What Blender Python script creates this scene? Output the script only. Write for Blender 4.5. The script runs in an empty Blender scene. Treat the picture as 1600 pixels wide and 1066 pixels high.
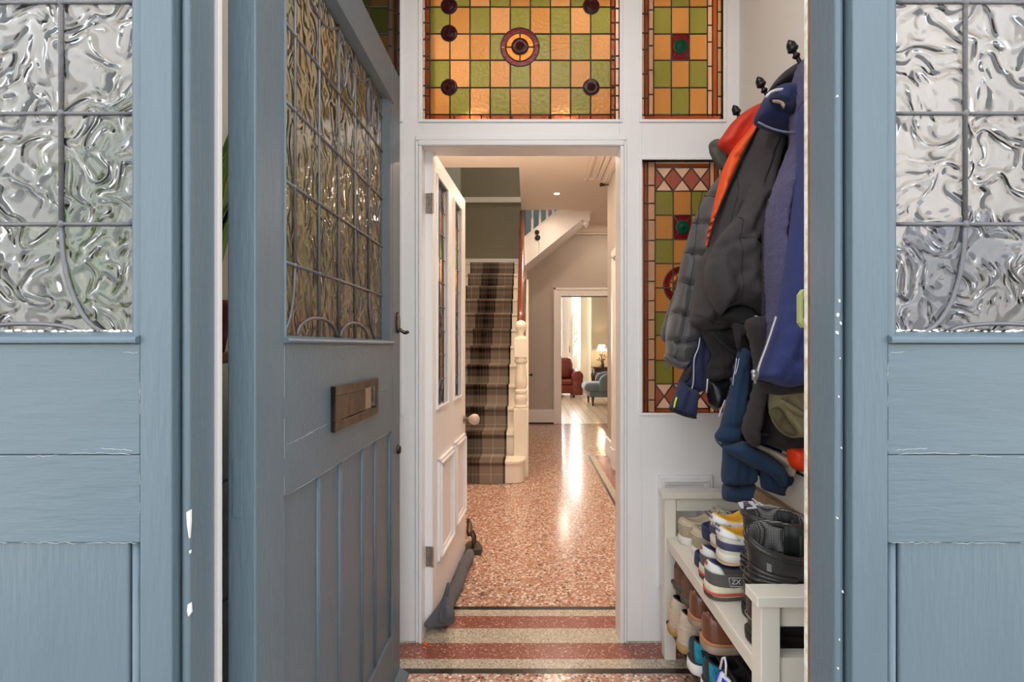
import bpy, bmesh, math, random
from mathutils import Vector, Matrix, noise
from mathutils.geometry import delaunay_2d_cdt
import numpy as np

random.seed(7)
SC = bpy.context.scene
COL = SC.collection
PI = math.pi

# ------------------------------------------------------------------ camera
F, CX, CY, EYE = 800.0, 826.0, 541.0, 1.2
cam = bpy.data.cameras.new('camera')
cam.sensor_fit = 'HORIZONTAL'
cam.sensor_width = 36.0
cam.lens = F / 1600.0 * 36.0
cam.shift_x = (800.0 - CX) / 1600.0
cam.shift_y = (CY - 533.0) / 1600.0
cam.clip_start = 0.02
co = bpy.data.objects.new('camera', cam)
co.location = (0, 0, EYE)
co.rotation_euler = (PI / 2, 0, 0)
COL.objects.link(co)
SC.camera = co

# ------------------------------------------------------------------ view, world, lamps and added fill lights
SC.view_settings.view_transform = 'Standard'
SC.view_settings.look = 'None'
SC.view_settings.gamma = 1.0
SC.view_settings.exposure = 0.48
SC.cycles.max_bounces = 12
SC.cycles.transparent_max_bounces = 12
SC.cycles.transmission_bounces = 10
SC.cycles.sample_clamp_indirect = 6.0

def lin(c):
    return tuple(((v / 255.0) / 12.92 if v / 255.0 <= 0.04045 else ((v / 255.0 + 0.055) / 1.055) ** 2.4) for v in c[:3]) + (1.0,)

world = bpy.data.worlds.new('overcast_sky')
SC.world = world
world.use_nodes = True
wn = world.node_tree
bg = wn.nodes['Background']
tc = wn.nodes.new('ShaderNodeTexCoord')
sep = wn.nodes.new('ShaderNodeSeparateXYZ')
rmp = wn.nodes.new('ShaderNodeValToRGB')
wn.links.new(tc.outputs['Generated'], sep.inputs[0])
wn.links.new(sep.outputs['Z'], rmp.inputs[0])
wn.links.new(rmp.outputs['Color'], bg.inputs['Color'])
rmp.color_ramp.elements[0].position = 0.0
rmp.color_ramp.elements[0].color = (0.95, 0.95, 0.93, 1)
rmp.color_ramp.elements[1].position = 0.7
rmp.color_ramp.elements[1].color = (0.80, 0.90, 1.0, 1)
bg.inputs['Strength'].default_value = 2.1

def area_light(name, loc, rot, size, power, color, size_y=None):
    l = bpy.data.lights.new(name, 'AREA')
    l.energy = power
    l.color = color
    l.size = size
    if size_y:
        l.shape = 'RECTANGLE'
        l.size_y = size_y
    o = bpy.data.objects.new(name, l)
    o.location = loc
    o.rotation_euler = rot
    COL.objects.link(o)
    return o

def point_light(name, loc, power, color, radius=0.05):
    l = bpy.data.lights.new(name, 'POINT')
    l.energy = power
    l.color = color
    l.shadow_soft_size = radius
    o = bpy.data.objects.new(name, l)
    o.location = loc
    COL.objects.link(o)
    return o

WARM = (1.0, 0.80, 0.62)
# hall downlight with unseen fill added in hall, porch and lounge; daylight at the lounge bay and on the upper landing
HALL_DOWNLIGHT_AND_FILL = [(0.30, 2.42, 12), (0.30, 4.52, 10), (-.45, 4.52, 12), (0.343, 6.23, 9), (1.2, 7.35, 4)]  # only the one under ceiling_downlight has a fitting; the rest are unseen additions
for (lx, ly, lw) in HALL_DOWNLIGHT_AND_FILL:
    area_light('hall_downlight_and_fill', (lx, ly, 3.03), (0, 0, 0), 0.12, lw, WARM)
area_light('porch_fill_light', (0.10, 1.10, 2.84), (math.radians(14), 0, 0), 0.8, 10.5, (1.0, 0.97, 0.95))  # unseen fill added to brighten the white inner screen; no fitting here
point_light('hall_fill_light', (-0.6, 3.3, 1.7), 16, WARM, 0.15)  # fill point added out of view behind the inner door, no lamp there
area_light('hall_ceiling_fill', (-0.55, 3.7, 2.0), (PI, 0, 0), 0.3, 28, WARM)  # unseen fill added to bounce light off the hall ceiling
area_light('bay_daylight', (0.6, 14.4, 1.8), (-PI / 2, 0, 0), 2.8, 260, (1.0, 0.98, 0.95), 2.0)
point_light('lounge_fill_light', (0.6, 10.6, 2.5), 34, (1.0, 0.90, 0.78), 0.2)  # fill added to brighten the dim sitting room; nothing hangs there
area_light('landing_daylight', (1.5, 7.5, 5.0), (0, PI / 5, 0), 0.8, 40, (0.95, 0.96, 1.0))

# ------------------------------------------------------------------ pixel helpers (1600 x 1066 frame)
def P(x, y, Y):
    return Vector(((x - CX) / F * Y, Y, EYE - (y - CY) / F * Y))

def on_plane(A, d, x, y):
    """pixel -> (u, Z) on the vertical plane through A (x,y) with unit direction d"""
    k = (x - CX) / F
    u = (k * A[1] - A[0]) / (d[0] - k * d[1])
    Y = A[1] + u * d[1]
    return u, EYE - (y - CY) / F * Y

# ------------------------------------------------------------------ materials
MATS = {}
def _nodes(name):
    m = bpy.data.materials.new(name)
    m.use_nodes = True
    return m, m.node_tree, m.node_tree.nodes['Principled BSDF']

def N(nt, t, **kw):
    n = nt.nodes.new(t)
    for k, v in kw.items():
        setattr(n, k, v)
    return n

def mat(name, rgb, rough=0.5, metal=0.0, bump=0.0, bscale=60.0, var=0.0, vscale=8.0, stretch=None, spec=0.5, sheen=0.0, coat=0.0, dark=None, emis=None, estr=0.0):
    if name in MATS:
        return MATS[name]
    m, nt, b = _nodes(name)
    c = lin(rgb)
    b.inputs['Base Color'].default_value = c
    b.inputs['Roughness'].default_value = rough
    b.inputs['Metallic'].default_value = metal
    b.inputs['Specular IOR Level'].default_value = spec
    if sheen:
        b.inputs['Sheen Weight'].default_value = sheen
        b.inputs['Sheen Roughness'].default_value = 0.5
    if coat:
        b.inputs['Coat Weight'].default_value = coat
        b.inputs['Coat Roughness'].default_value = 0.08
    if emis:
        b.inputs['Emission Color'].default_value = lin(emis)
        b.inputs['Emission Strength'].default_value = estr
    if bump or var:
        t = N(nt, 'ShaderNodeTexCoord')
        mp = N(nt, 'ShaderNodeMapping')
        nt.links.new(t.outputs['Object'], mp.inputs['Vector'])
        if stretch:
            mp.inputs['Scale'].default_value = stretch
        if bump:
            n = N(nt, 'ShaderNodeTexNoise')
            n.inputs['Scale'].default_value = bscale
            n.inputs['Detail'].default_value = 5
            nt.links.new(mp.outputs[0], n.inputs['Vector'])
            bp = N(nt, 'ShaderNodeBump')
            bp.inputs['Strength'].default_value = bump
            bp.inputs['Distance'].default_value = 0.004
            nt.links.new(n.outputs[0], bp.inputs['Height'])
            nt.links.new(bp.outputs[0], b.inputs['Normal'])
        if var:
            n2 = N(nt, 'ShaderNodeTexNoise')
            n2.inputs['Scale'].default_value = vscale
            n2.inputs['Detail'].default_value = 6
            nt.links.new(mp.outputs[0], n2.inputs['Vector'])
            r = N(nt, 'ShaderNodeValToRGB')
            r.color_ramp.elements[0].position = 0.3
            r.color_ramp.elements[1].position = 0.7
            d = lin(dark) if dark else tuple(v * (1 - var) for v in c[:3]) + (1,)
            r.color_ramp.elements[0].color = d
            r.color_ramp.elements[1].color = tuple(min(1, v * (1 + var * 0.5)) for v in c[:3]) + (1,)
            nt.links.new(n2.outputs[0], r.inputs[0])
            nt.links.new(r.outputs[0], b.inputs['Base Color'])
    MATS[name] = m
    return m

def weave_mat(name, rgb, rough=0.9, scale=900, strength=0.35, var=0.12, sheen=0.08):
    """woven cloth: fine crossed threads plus soft wear"""
    if name in MATS:
        return MATS[name]
    m, nt, b = _nodes(name)
    b.inputs['Roughness'].default_value = rough
    b.inputs['Specular IOR Level'].default_value = 0.25
    b.inputs['Sheen Weight'].default_value = sheen
    t = N(nt, 'ShaderNodeTexCoord')
    w1 = N(nt, 'ShaderNodeTexNoise'); w1.inputs['Scale'].default_value = scale; w1.inputs['Detail'].default_value = 2
    w2 = N(nt, 'ShaderNodeTexNoise'); w2.inputs['Scale'].default_value = 22; w2.inputs['Detail'].default_value = 6
    nt.links.new(t.outputs['Object'], w1.inputs['Vector'])
    nt.links.new(t.outputs['Object'], w2.inputs['Vector'])
    ad = N(nt, 'ShaderNodeMath', operation='MULTIPLY_ADD')
    nt.links.new(w2.outputs[0], ad.inputs[0]); ad.inputs[1].default_value = 2.2
    nt.links.new(w1.outputs[0], ad.inputs[2])
    bp = N(nt, 'ShaderNodeBump'); bp.inputs['Strength'].default_value = strength; bp.inputs['Distance'].default_value = 0.006
    nt.links.new(ad.outputs[0], bp.inputs['Height'])
    nt.links.new(bp.outputs[0], b.inputs['Normal'])
    r = N(nt, 'ShaderNodeValToRGB')
    c = lin(rgb)
    r.color_ramp.elements[0].position = 0.35; r.color_ramp.elements[1].position = 0.7
    r.color_ramp.elements[0].color = tuple(v * (1 - var) for v in c[:3]) + (1,)
    r.color_ramp.elements[1].color = tuple(min(1, v * (1 + var)) for v in c[:3]) + (1,)
    nt.links.new(w1.outputs[0], r.inputs[0])
    nt.links.new(r.outputs[0], b.inputs['Base Color'])
    MATS[name] = m
    return m

def terrazzo(name, stops, scale, rough=0.16, grout=None, coat=0.0):
    m, nt, b = _nodes(name)
    b.inputs['Roughness'].default_value = rough
    t = N(nt, 'ShaderNodeTexCoord')
    ns = N(nt, 'ShaderNodeTexNoise'); ns.inputs['Scale'].default_value = scale * 0.7
    mixv = N(nt, 'ShaderNodeVectorMath', operation='MULTIPLY_ADD')
    nt.links.new(t.outputs['Object'], ns.inputs['Vector'])
    nt.links.new(ns.outputs['Color'], mixv.inputs[0])
    mixv.inputs[1].default_value = (0.6 / scale,) * 3
    nt.links.new(t.outputs['Object'], mixv.inputs[2])
    v = N(nt, 'ShaderNodeTexVoronoi'); v.inputs['Scale'].default_value = scale
    v.inputs['Randomness'].default_value = 1.0
    nt.links.new(mixv.outputs[0], v.inputs['Vector'])
    sp = N(nt, 'ShaderNodeSeparateColor')
    nt.links.new(v.outputs['Color'], sp.inputs[0])
    r = N(nt, 'ShaderNodeValToRGB'); r.color_ramp.interpolation = 'CONSTANT'
    els = r.color_ramp.elements
    while len(els) < len(stops):
        els.new(0.5)
    for e, (p, c) in zip(els, stops):
        e.position = p; e.color = lin(c)
    nt.links.new(sp.outputs[0], r.inputs[0])
    v2 = N(nt, 'ShaderNodeTexVoronoi', feature='DISTANCE_TO_EDGE'); v2.inputs['Scale'].default_value = scale
    nt.links.new(mixv.outputs[0], v2.inputs['Vector'])
    r2 = N(nt, 'ShaderNodeValToRGB'); r2.color_ramp.elements[0].position = 0.03; r2.color_ramp.elements[1].position = 0.12
    nt.links.new(v2.outputs['Distance'], r2.inputs[0])
    mx = N(nt, 'ShaderNodeMix', data_type='RGBA')
    nt.links.new(r2.outputs[0], mx.inputs[0])
    mx.inputs[6].default_value = lin(grout or (170, 110, 85))
    nt.links.new(r.outputs[0], mx.inputs[7])
    nt.links.new(mx.outputs[2], b.inputs['Base Color'])
    MATS[name] = m
    return m

def clear_glass(name, scale=34.0, bump=0.6, tint=(1, 1, 1), rough=0.04, ior=1.12, dist=0.02, stretch=(1, 1, 1), waves=26.0, fior=1.75):
    """rolled cathedral glass: wormy ridges bend what lies behind, the face reflects"""
    m = bpy.data.materials.new(name); m.use_nodes = True
    nt = m.node_tree; nt.nodes.clear()
    out = N(nt, 'ShaderNodeOutputMaterial')
    t = N(nt, 'ShaderNodeTexCoord')
    mp = N(nt, 'ShaderNodeMapping'); mp.inputs['Scale'].default_value = stretch
    nt.links.new(t.outputs['Object'], mp.inputs[0])
    n = N(nt, 'ShaderNodeTexNoise'); n.inputs['Scale'].default_value = scale; n.inputs['Detail'].default_value = 0.6
    n.inputs['Distortion'].default_value = 0.8
    nt.links.new(mp.outputs[0], n.inputs['Vector'])
    bp = N(nt, 'ShaderNodeBump'); bp.inputs['Strength'].default_value = bump; bp.inputs['Distance'].default_value = dist
    k1 = N(nt, 'ShaderNodeMath', operation='MULTIPLY'); nt.links.new(n.outputs[0], k1.inputs[0]); k1.inputs[1].default_value = waves
    k2 = N(nt, 'ShaderNodeMath', operation='SINE'); nt.links.new(k1.outputs[0], k2.inputs[0])
    nt.links.new(k2.outputs[0], bp.inputs['Height'])
    rf = N(nt, 'ShaderNodeBsdfRefraction'); rf.inputs['IOR'].default_value = ior; rf.inputs['Roughness'].default_value = rough
    rf.inputs['Color'].default_value = tuple(tint) + (1,)
    tr = N(nt, 'ShaderNodeBsdfTranslucent'); tr.inputs['Color'].default_value = tuple(tint) + (1,)
    gl = N(nt, 'ShaderNodeBsdfGlossy'); gl.inputs['Roughness'].default_value = 0.05
    fr = N(nt, 'ShaderNodeFresnel'); fr.inputs['IOR'].default_value = fior
    for q in (rf, gl, fr):
        nt.links.new(bp.outputs[0], q.inputs['Normal'])
    m0 = N(nt, 'ShaderNodeMixShader'); m0.inputs[0].default_value = 0.07
    nt.links.new(rf.outputs[0], m0.inputs[1]); nt.links.new(tr.outputs[0], m0.inputs[2])
    m1 = N(nt, 'ShaderNodeMixShader')
    nt.links.new(fr.outputs[0], m1.inputs[0]); nt.links.new(m0.outputs[0], m1.inputs[1]); nt.links.new(gl.outputs[0], m1.inputs[2])
    nt.links.new(m1.outputs[0], out.inputs[0])
    MATS[name] = m
    return m

def stained(name, rgb, bump=0.3, bscale=70, trans=0.5):
    m = bpy.data.materials.new(name); m.use_nodes = True
    nt = m.node_tree; nt.nodes.clear()
    c = lin(rgb)
    out = N(nt, 'ShaderNodeOutputMaterial')
    t = N(nt, 'ShaderNodeTexCoord')
    n = N(nt, 'ShaderNodeTexNoise'); n.inputs['Scale'].default_value = bscale; n.inputs['Detail'].default_value = 2
    nt.links.new(t.outputs['Object'], n.inputs['Vector'])
    bp = N(nt, 'ShaderNodeBump'); bp.inputs['Strength'].default_value = bump; bp.inputs['Distance'].default_value = 0.008
    nt.links.new(n.outputs[0], bp.inputs['Height'])
    tr = N(nt, 'ShaderNodeBsdfRefraction'); tr.inputs['Color'].default_value = c; tr.inputs['IOR'].default_value = 1.08; tr.inputs['Roughness'].default_value = 0.5
    tl = N(nt, 'ShaderNodeBsdfTranslucent'); tl.inputs['Color'].default_value = c
    df = N(nt, 'ShaderNodeBsdfDiffuse'); df.inputs['Color'].default_value = c
    gl = N(nt, 'ShaderNodeBsdfGlossy'); gl.inputs['Roughness'].default_value = 0.12
    fr = N(nt, 'ShaderNodeFresnel'); fr.inputs['IOR'].default_value = 1.28
    for q in (tr, gl, fr):
        nt.links.new(bp.outputs[0], q.inputs['Normal'])
    m0 = N(nt, 'ShaderNodeMixShader'); m0.inputs[0].default_value = trans
    nt.links.new(tr.outputs[0], m0.inputs[1]); nt.links.new(tl.outputs[0], m0.inputs[2])
    m05 = N(nt, 'ShaderNodeMixShader'); m05.inputs[0].default_value = 0.25
    nt.links.new(m0.outputs[0], m05.inputs[1]); nt.links.new(df.outputs[0], m05.inputs[2])
    m1 = N(nt, 'ShaderNodeMixShader')
    nt.links.new(fr.outputs[0], m1.inputs[0]); nt.links.new(m05.outputs[0], m1.inputs[1]); nt.links.new(gl.outputs[0], m1.inputs[2])
    nt.links.new(m1.outputs[0], out.inputs[0])
    MATS[name] = m
    return m

def plaid(name):
    """tartan stair carpet; UV = metres across, metres along"""
    m, nt, b = _nodes(name)
    b.inputs['Roughness'].default_value = 0.95
    b.inputs['Specular IOR Level'].default_value = 0.1
    uv = N(nt, 'ShaderNodeUVMap')
    s = N(nt, 'ShaderNodeSeparateXYZ')
    nt.links.new(uv.outputs[0], s.inputs[0])
    def bands(src, period, stops):
        d = N(nt, 'ShaderNodeMath', operation='DIVIDE'); nt.links.new(src, d.inputs[0]); d.inputs[1].default_value = period
        f = N(nt, 'ShaderNodeMath', operation='FRACT'); nt.links.new(d.outputs[0], f.inputs[0])
        r = N(nt, 'ShaderNodeValToRGB'); r.color_ramp.interpolation = 'CONSTANT'
        els = r.color_ramp.elements
        while len(els) < len(stops):
            els.new(0.5)
        for e, (p, c) in zip(els, stops):
            e.position = p; e.color = lin(c)
        nt.links.new(f.outputs[0], r.inputs[0])
        return r.outputs[0]
    base, dk, bk, br, wh = (168, 157, 146), (84, 76, 72), (36, 33, 32), (104, 80, 64), (222, 212, 198)
    lt = (150, 132, 112)
    across = bands(s.outputs['X'], 0.635, [(0, bk), (.02, base), (.115, wh), (.123, base), (.285, dk), (.345, lt), (.352, dk), (.40, br), (.43, bk), (.50, br), (.515, bk), (.545, lt), (.552, dk), (.60, lt), (.607, dk), (.645, base), (.80, wh), (.808, base), (.965, bk)])
    along = bands(s.outputs['Y'], 0.47, [(0, base), (.16, wh), (.172, base), (.34, dk), (.43, lt), (.44, br), (.50, bk), (.60, br), (.66, lt), (.67, dk), (.76, base), (.9, wh), (.912, base)])
    mx = N(nt, 'ShaderNodeMix', data_type='RGBA'); mx.inputs[0].default_value = 0.5
    nt.links.new(across, mx.inputs[6]); nt.links.new(along, mx.inputs[7])
    ml = N(nt, 'ShaderNodeMix', data_type='RGBA', blend_type='MULTIPLY'); ml.inputs[0].default_value = 0.55
    nt.links.new(mx.outputs[2], ml.inputs[6]); nt.links.new(across, ml.inputs[7])
    nz = N(nt, 'ShaderNodeTexNoise'); nz.inputs['Scale'].default_value = 420
    t = N(nt, 'ShaderNodeTexCoord'); nt.links.new(t.outputs['Object'], nz.inputs['Vector'])
    bp = N(nt, 'ShaderNodeBump'); bp.inputs['Strength'].default_value = 0.6; bp.inputs['Distance'].default_value = 0.004
    nt.links.new(nz.outputs[0], bp.inputs['Height']); nt.links.new(bp.outputs[0], b.inputs['Normal'])
    nt.links.new(ml.outputs[2], b.inputs['Base Color'])
    MATS[name] = m
    return m

BLUE = mat('blue_grey_gloss_paint', (91, 106, 115), 0.38, bump=0.35, bscale=40, var=0.06, vscale=5, stretch=(3, 3, 0.5))
BLUE_H = mat('blue_grey_gloss_paint_rail', (91, 106, 115), 0.38, bump=0.35, bscale=40, var=0.06, vscale=5, stretch=(0.5, 3, 3))
WHITE = mat('white_gloss_paint', (240, 236, 234), 0.35, bump=0.12, bscale=30)
CREAM = mat('cream_gloss_paint', (236, 228, 212), 0.3)
PORCHWALL = mat('cream_plaster', (222, 214, 204), 0.8, bump=0.15, bscale=90)
TAUPE = mat('taupe_emulsion', (192, 182, 173), 0.85, bump=0.1, bscale=120)
OLIVE = mat('olive_grey_wallpaper', (138, 128, 106), 0.85, bump=0.1, bscale=120)
CEIL = mat('warm_white_ceiling_paint', (228, 214, 202), 0.85)
LOUNGEW = mat('stone_coloured_emulsion', (196, 186, 170), 0.85)
LEAD = mat('lead_came', (112, 110, 112), 0.45, metal=0.55, bump=0.4, bscale=120, var=0.2)
LEADD = mat('dark_lead_came', (74, 68, 62), 0.45, metal=0.4, bump=0.3, bscale=120)
CHROME = mat('worn_chrome', (88, 77, 69), 0.12, metal=1.0, bump=0.25, bscale=25, var=.6, vscale=22)
BRASS = mat('old_brass', (150, 116, 66), 0.35, metal=1.0)
STEEL = mat('aged_steel_hinge', (160, 150, 138), 0.4, metal=0.9, var=0.3, vscale=60)
BLACKIRON = mat('black_iron', (28, 26, 26), 0.35, metal=0.4)
RAWWOOD = mat('bare_brown_timber', (134, 88, 50), 0.7, bump=0.5, bscale=60, var=0.5, vscale=40, stretch=(4, 4, 0.6))
MAHOG = mat('polished_mahogany', (112, 56, 38), 0.22, var=0.3, vscale=12, stretch=(5, 0.7, 5), coat=0.4)
DARKWOOD = mat('dark_carved_wood', (62, 38, 26), 0.35, coat=0.3)
BOARDS = mat('pale_floorboards', (206, 184, 156), 0.3, var=0.15, vscale=6, stretch=(6, 0.6, 1))
BAREPAINT = mat('bare_white_undercoat', (226, 222, 212), 0.7)
BLACKP = mat('matt_black', (22, 21, 21), 0.6)
TERR = terrazzo('pink_terrazzo', [(0, (186, 144, 122)), (.2, (212, 194, 180)), (.36, (172, 118, 94)), (.54, (190, 162, 146)), (.68, (150, 96, 74)), (.80, (232, 222, 210)), (.91, (92, 74, 66))], 86, 0.17, (176, 136, 116))
TERR_RED = terrazzo('red_terrazzo_band', [(0, (150, 90, 76)), (.3, (134, 78, 64)), (.6, (166, 108, 92)), (.9, (204, 164, 146))], 150, 0.25, (126, 72, 60))
TERR_BEIGE = terrazzo('beige_terrazzo_band', [(0, (196, 184, 164)), (.35, (178, 164, 142)), (.7, (214, 204, 188)), (.93, (132, 116, 98))], 170, 0.25, (158, 144, 124))
TERR_BLACK = terrazzo('black_terrazzo_line', [(0, (44, 36, 32)), (.8, (60, 50, 44))], 170, 0.25, (36, 30, 28))
GL_SIDE = clear_glass('wormy_clear_glass', 19, 0.9, (0.985, 0.98, 0.98), 0.09, 1.45, 0.0014, (1, 1, 1), 22.0)
GL_DOOR = clear_glass('wormy_door_glass', 20, 0.9, (0.96, 0.91, 0.78), 0.08, 1.45, 0.0010, (1, 1, 0.7), 22.0, 1.45)
def flat_pane(name):
    m = bpy.data.materials.new(name); m.use_nodes = True
    nt = m.node_tree; nt.nodes.clear()
    out = N(nt, 'ShaderNodeOutputMaterial'); t = N(nt, 'ShaderNodeBsdfTransparent'); g = N(nt, 'ShaderNodeBsdfGlossy'); g.inputs['Roughness'].default_value = .02
    mx = N(nt, 'ShaderNodeMixShader'); mx.inputs[0].default_value = .06
    nt.links.new(t.outputs[0], mx.inputs[1]); nt.links.new(g.outputs[0], mx.inputs[2]); nt.links.new(mx.outputs[0], out.inputs[0])
    return m
PANE = flat_pane('flat_pane')
SG = {
    'A': stained('amber_glass', (160, 119, 66)),
    'P': stained('peach_glass', (172, 132, 86), 0.6),
    'G': stained('green_glass', (112, 116, 56), 0.4),
    'R': stained('russet_glass', (138, 68, 34)),
    'K': stained('pale_pink_glass', (178, 148, 122), 0.6),
    'M': stained('maroon_glass', (92, 20, 24)),
    'U': stained('plum_glass', (112, 48, 48), 0.2),
    'O': stained('orange_glass', (210, 130, 30)),
    'E': stained('emerald_glass', (40, 140, 96), 0.2),
    'W': stained('red_mottled_glass', (140, 82, 72), 0.9),
    'C': stained('clear_mottled_glass', (196, 172, 158), 0.9),
    'B': stained('blue_grey_glass', (120, 130, 150), 0.4),
}

# ------------------------------------------------------------------ mesh helpers
LOCALS = set()
def wmat(o):
    m = o.matrix_basis.copy()
    if o.parent:
        m = wmat(o.parent) @ o.matrix_parent_inverse @ m
    return m

class MB:
    def __init__(s):
        s.v, s.f, s.mi, s.uv = [], [], [], {}
    def add(s, vs, fs, mi=0):
        o = len(s.v)
        s.v += [tuple(p) for p in vs]
        for f in fs:
            s.f.append([o + i for i in f]); s.mi.append(mi)
        return o
    def box(s, x0, x1, y0, y1, z0, z1, mi=0):
        x0, x1 = min(x0, x1), max(x0, x1); y0, y1 = min(y0, y1), max(y0, y1); z0, z1 = min(z0, z1), max(z0, z1)
        vs = [(x, y, z) for z in (z0, z1) for (x, y) in ((x0, y0), (x1, y0), (x1, y1), (x0, y1))]
        s.add(vs, [(3, 2, 1, 0), (4, 5, 6, 7), (0, 1, 5, 4), (1, 2, 6, 5), (2, 3, 7, 6), (3, 0, 4, 7)], mi)
        return s
    def obox(s, c, ax, ay, az, hx, hy, hz, mi=0):
        c, ax, ay, az = Vector(c), Vector(ax).normalized(), Vector(ay).normalized(), Vector(az).normalized()
        vs = [c + ax * (hx * i) + ay * (hy * j) + az * (hz * k) for k in (-1, 1) for (i, j) in ((-1, -1), (1, -1), (1, 1), (-1, 1))]
        s.add(vs, [(3, 2, 1, 0), (4, 5, 6, 7), (0, 1, 5, 4), (1, 2, 6, 5), (2, 3, 7, 6), (3, 0, 4, 7)], mi)
        return s
    def prism(s, poly, axis, a0, a1, mi=0):
        """poly in the two other axes (order x,y,z with axis removed), extruded from a0 to a1"""
        def mk(p, a):
            return {'x': (a, p[0], p[1]), 'y': (p[0], a, p[1]), 'z': (p[0], p[1], a)}[axis]
        n = len(poly)
        vs = [mk(p, a0) for p in poly] + [mk(p, a1) for p in poly]
        fs = [tuple(range(n))[::-1], tuple(range(n, 2 * n))] + [(i, (i + 1) % n, n + (i + 1) % n, n + i) for i in range(n)]
        s.add(vs, fs, mi)
        return s
    def tube(s, pts, r, n=8, mi=0, cap=True, flat=1.0):
        pts = [Vector(p) for p in pts]
        rs = r if isinstance(r, (list, tuple)) else [r] * len(pts)
        rings = []
        up = None
        for i, p in enumerate(pts):
            d = (pts[min(i + 1, len(pts) - 1)] - pts[max(i - 1, 0)])
            d = d.normalized() if d.length > 1e-9 else Vector((0, 0, 1))
            if up is None:
                up = Vector((0, 0, 1)) if abs(d.z) < 0.9 else Vector((0, 1, 0))
            a = d.cross(up)
            if a.length < 1e-6:
                a = d.cross(Vector((1, 0, 0)))
            a.normalize(); b = a.cross(d).normalized(); up = b
            rings.append([p + (a * math.cos(2 * PI * k / n) + b * math.sin(2 * PI * k / n) * flat) * rs[i] for k in range(n)])
        vs = [q for rg in rings for q in rg]
        fs = []
        for i in range(len(pts) - 1):
            for k in range(n):
                k2 = (k + 1) % n
                fs.append((i * n + k, i * n + k2, (i + 1) * n + k2, (i + 1) * n + k))
        if cap:
            fs.append(tuple(range(n))[::-1]); fs.append(tuple((len(pts) - 1) * n + k for k in range(n)))
        s.add(vs, fs, mi)
        return s
    def lathe(s, prof, c, axis=(0, 0, 1), n=24, mi=0):
        """prof: (radius, height) along axis from c"""
        az = Vector(axis).normalized()
        ax = az.orthogonal().normalized(); ay = az.cross(ax)
        c = Vector(c)
        vs = [c + az * h + (ax * math.cos(2 * PI * k / n) + ay * math.sin(2 * PI * k / n)) * max(r, 1e-5) for (r, h) in prof for k in range(n)]
        fs = []
        for i in range(len(prof) - 1):
            for k in range(n):
                k2 = (k + 1) % n
                fs.append((i * n + k, i * n + k2, (i + 1) * n + k2, (i + 1) * n + k))
        fs.append(tuple(range(n))[::-1]); fs.append(tuple((len(prof) - 1) * n + k for k in range(n)))
        s.add(vs, fs, mi)
        return s
    def ball(s, c, r, mi=0, n=16, sc=(1, 1, 1)):
        c = Vector(c)
        m = n // 2
        vs, fs = [], []
        for i in range(m + 1):
            t = PI * i / m
            for k in range(n):
                a = 2 * PI * k / n
                rr = max(math.sin(t), 1e-4)
                vs.append(c + Vector((r * sc[0] * rr * math.cos(a), r * sc[1] * rr * math.sin(a), r * sc[2] * math.cos(t))))
        for i in range(m):
            for k in range(n):
                k2 = (k + 1) % n
                fs.append((i * n + k, (i + 1) * n + k, (i + 1) * n + k2, i * n + k2))
        s.add(vs, fs, mi)
        return s
    def grid(s, rows, mi=0, closed=False):
        nr, nc = len(rows), len(rows[0])
        vs = [p for r in rows for p in r]
        fs = []
        for i in range(nr - 1):
            for k in range(nc if closed else nc - 1):
                k2 = (k + 1) % nc
                fs.append((i * nc + k, i * nc + k2, (i + 1) * nc + k2, (i + 1) * nc + k))
        s.add(vs, fs, mi)
        return s
    def build(s, name, mats, parent=None, smooth=False, bevel=0.0, bseg=2, subsurf=0, solid=0.0, angle=None, fixn=True):
        me = bpy.data.meshes.new(name)
        me.from_pydata(s.v, [], s.f)
        if not isinstance(mats, (list, tuple)):
            mats = [mats]
        for m in mats:
            me.materials.append(m)
        me.polygons.foreach_set('material_index', s.mi)
        if fixn:
            bm = bmesh.new(); bm.from_mesh(me)
            bmesh.ops.recalc_face_normals(bm, faces=bm.faces)
            bm.to_mesh(me); bm.free()
        if smooth:
            me.polygons.foreach_set('use_smooth', [True] * len(me.polygons))
        o = bpy.data.objects.new(name, me)
        COL.objects.link(o)
        if parent:
            o.parent = parent
            if parent.name in LOCALS:
                LOCALS.add(o.name)
            else:
                o.matrix_parent_inverse = wmat(parent).inverted()
        if solid:
            md = o.modifiers.new('thick', 'SOLIDIFY'); md.thickness = solid; md.offset = 0
        if bevel:
            md = o.modifiers.new('bevel', 'BEVEL'); md.width = bevel; md.segments = bseg; md.limit_method = 'ANGLE'; md.angle_limit = math.radians(40)
            md.harden_normals = False
        if subsurf:
            md = o.modifiers.new('sub', 'SUBSURF'); md.levels = subsurf; md.render_levels = subsurf
        if angle is not None:
            me.polygons.foreach_set('use_smooth', [True] * len(me.polygons))
            try:
                me.set_sharp_from_angle(angle=math.radians(angle))
            except Exception:
                pass
        return o

def empty(name, loc=(0, 0, 0), rz=0.0):
    o = bpy.data.objects.new(name, None)
    o.empty_display_size = 0.1
    o.location = loc
    o.rotation_euler = (0, 0, rz)
    COL.objects.link(o)
    return o

def tag(o, label=None, cat=None, group=None, kind=None):
    if label: o['label'] = label
    if cat: o['category'] = cat
    if group: o['group'] = group
    if kind: o['kind'] = kind
    return o

def struct(o, label=None, cat=None):
    return tag(o, label, cat, None, 'structure')

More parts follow.
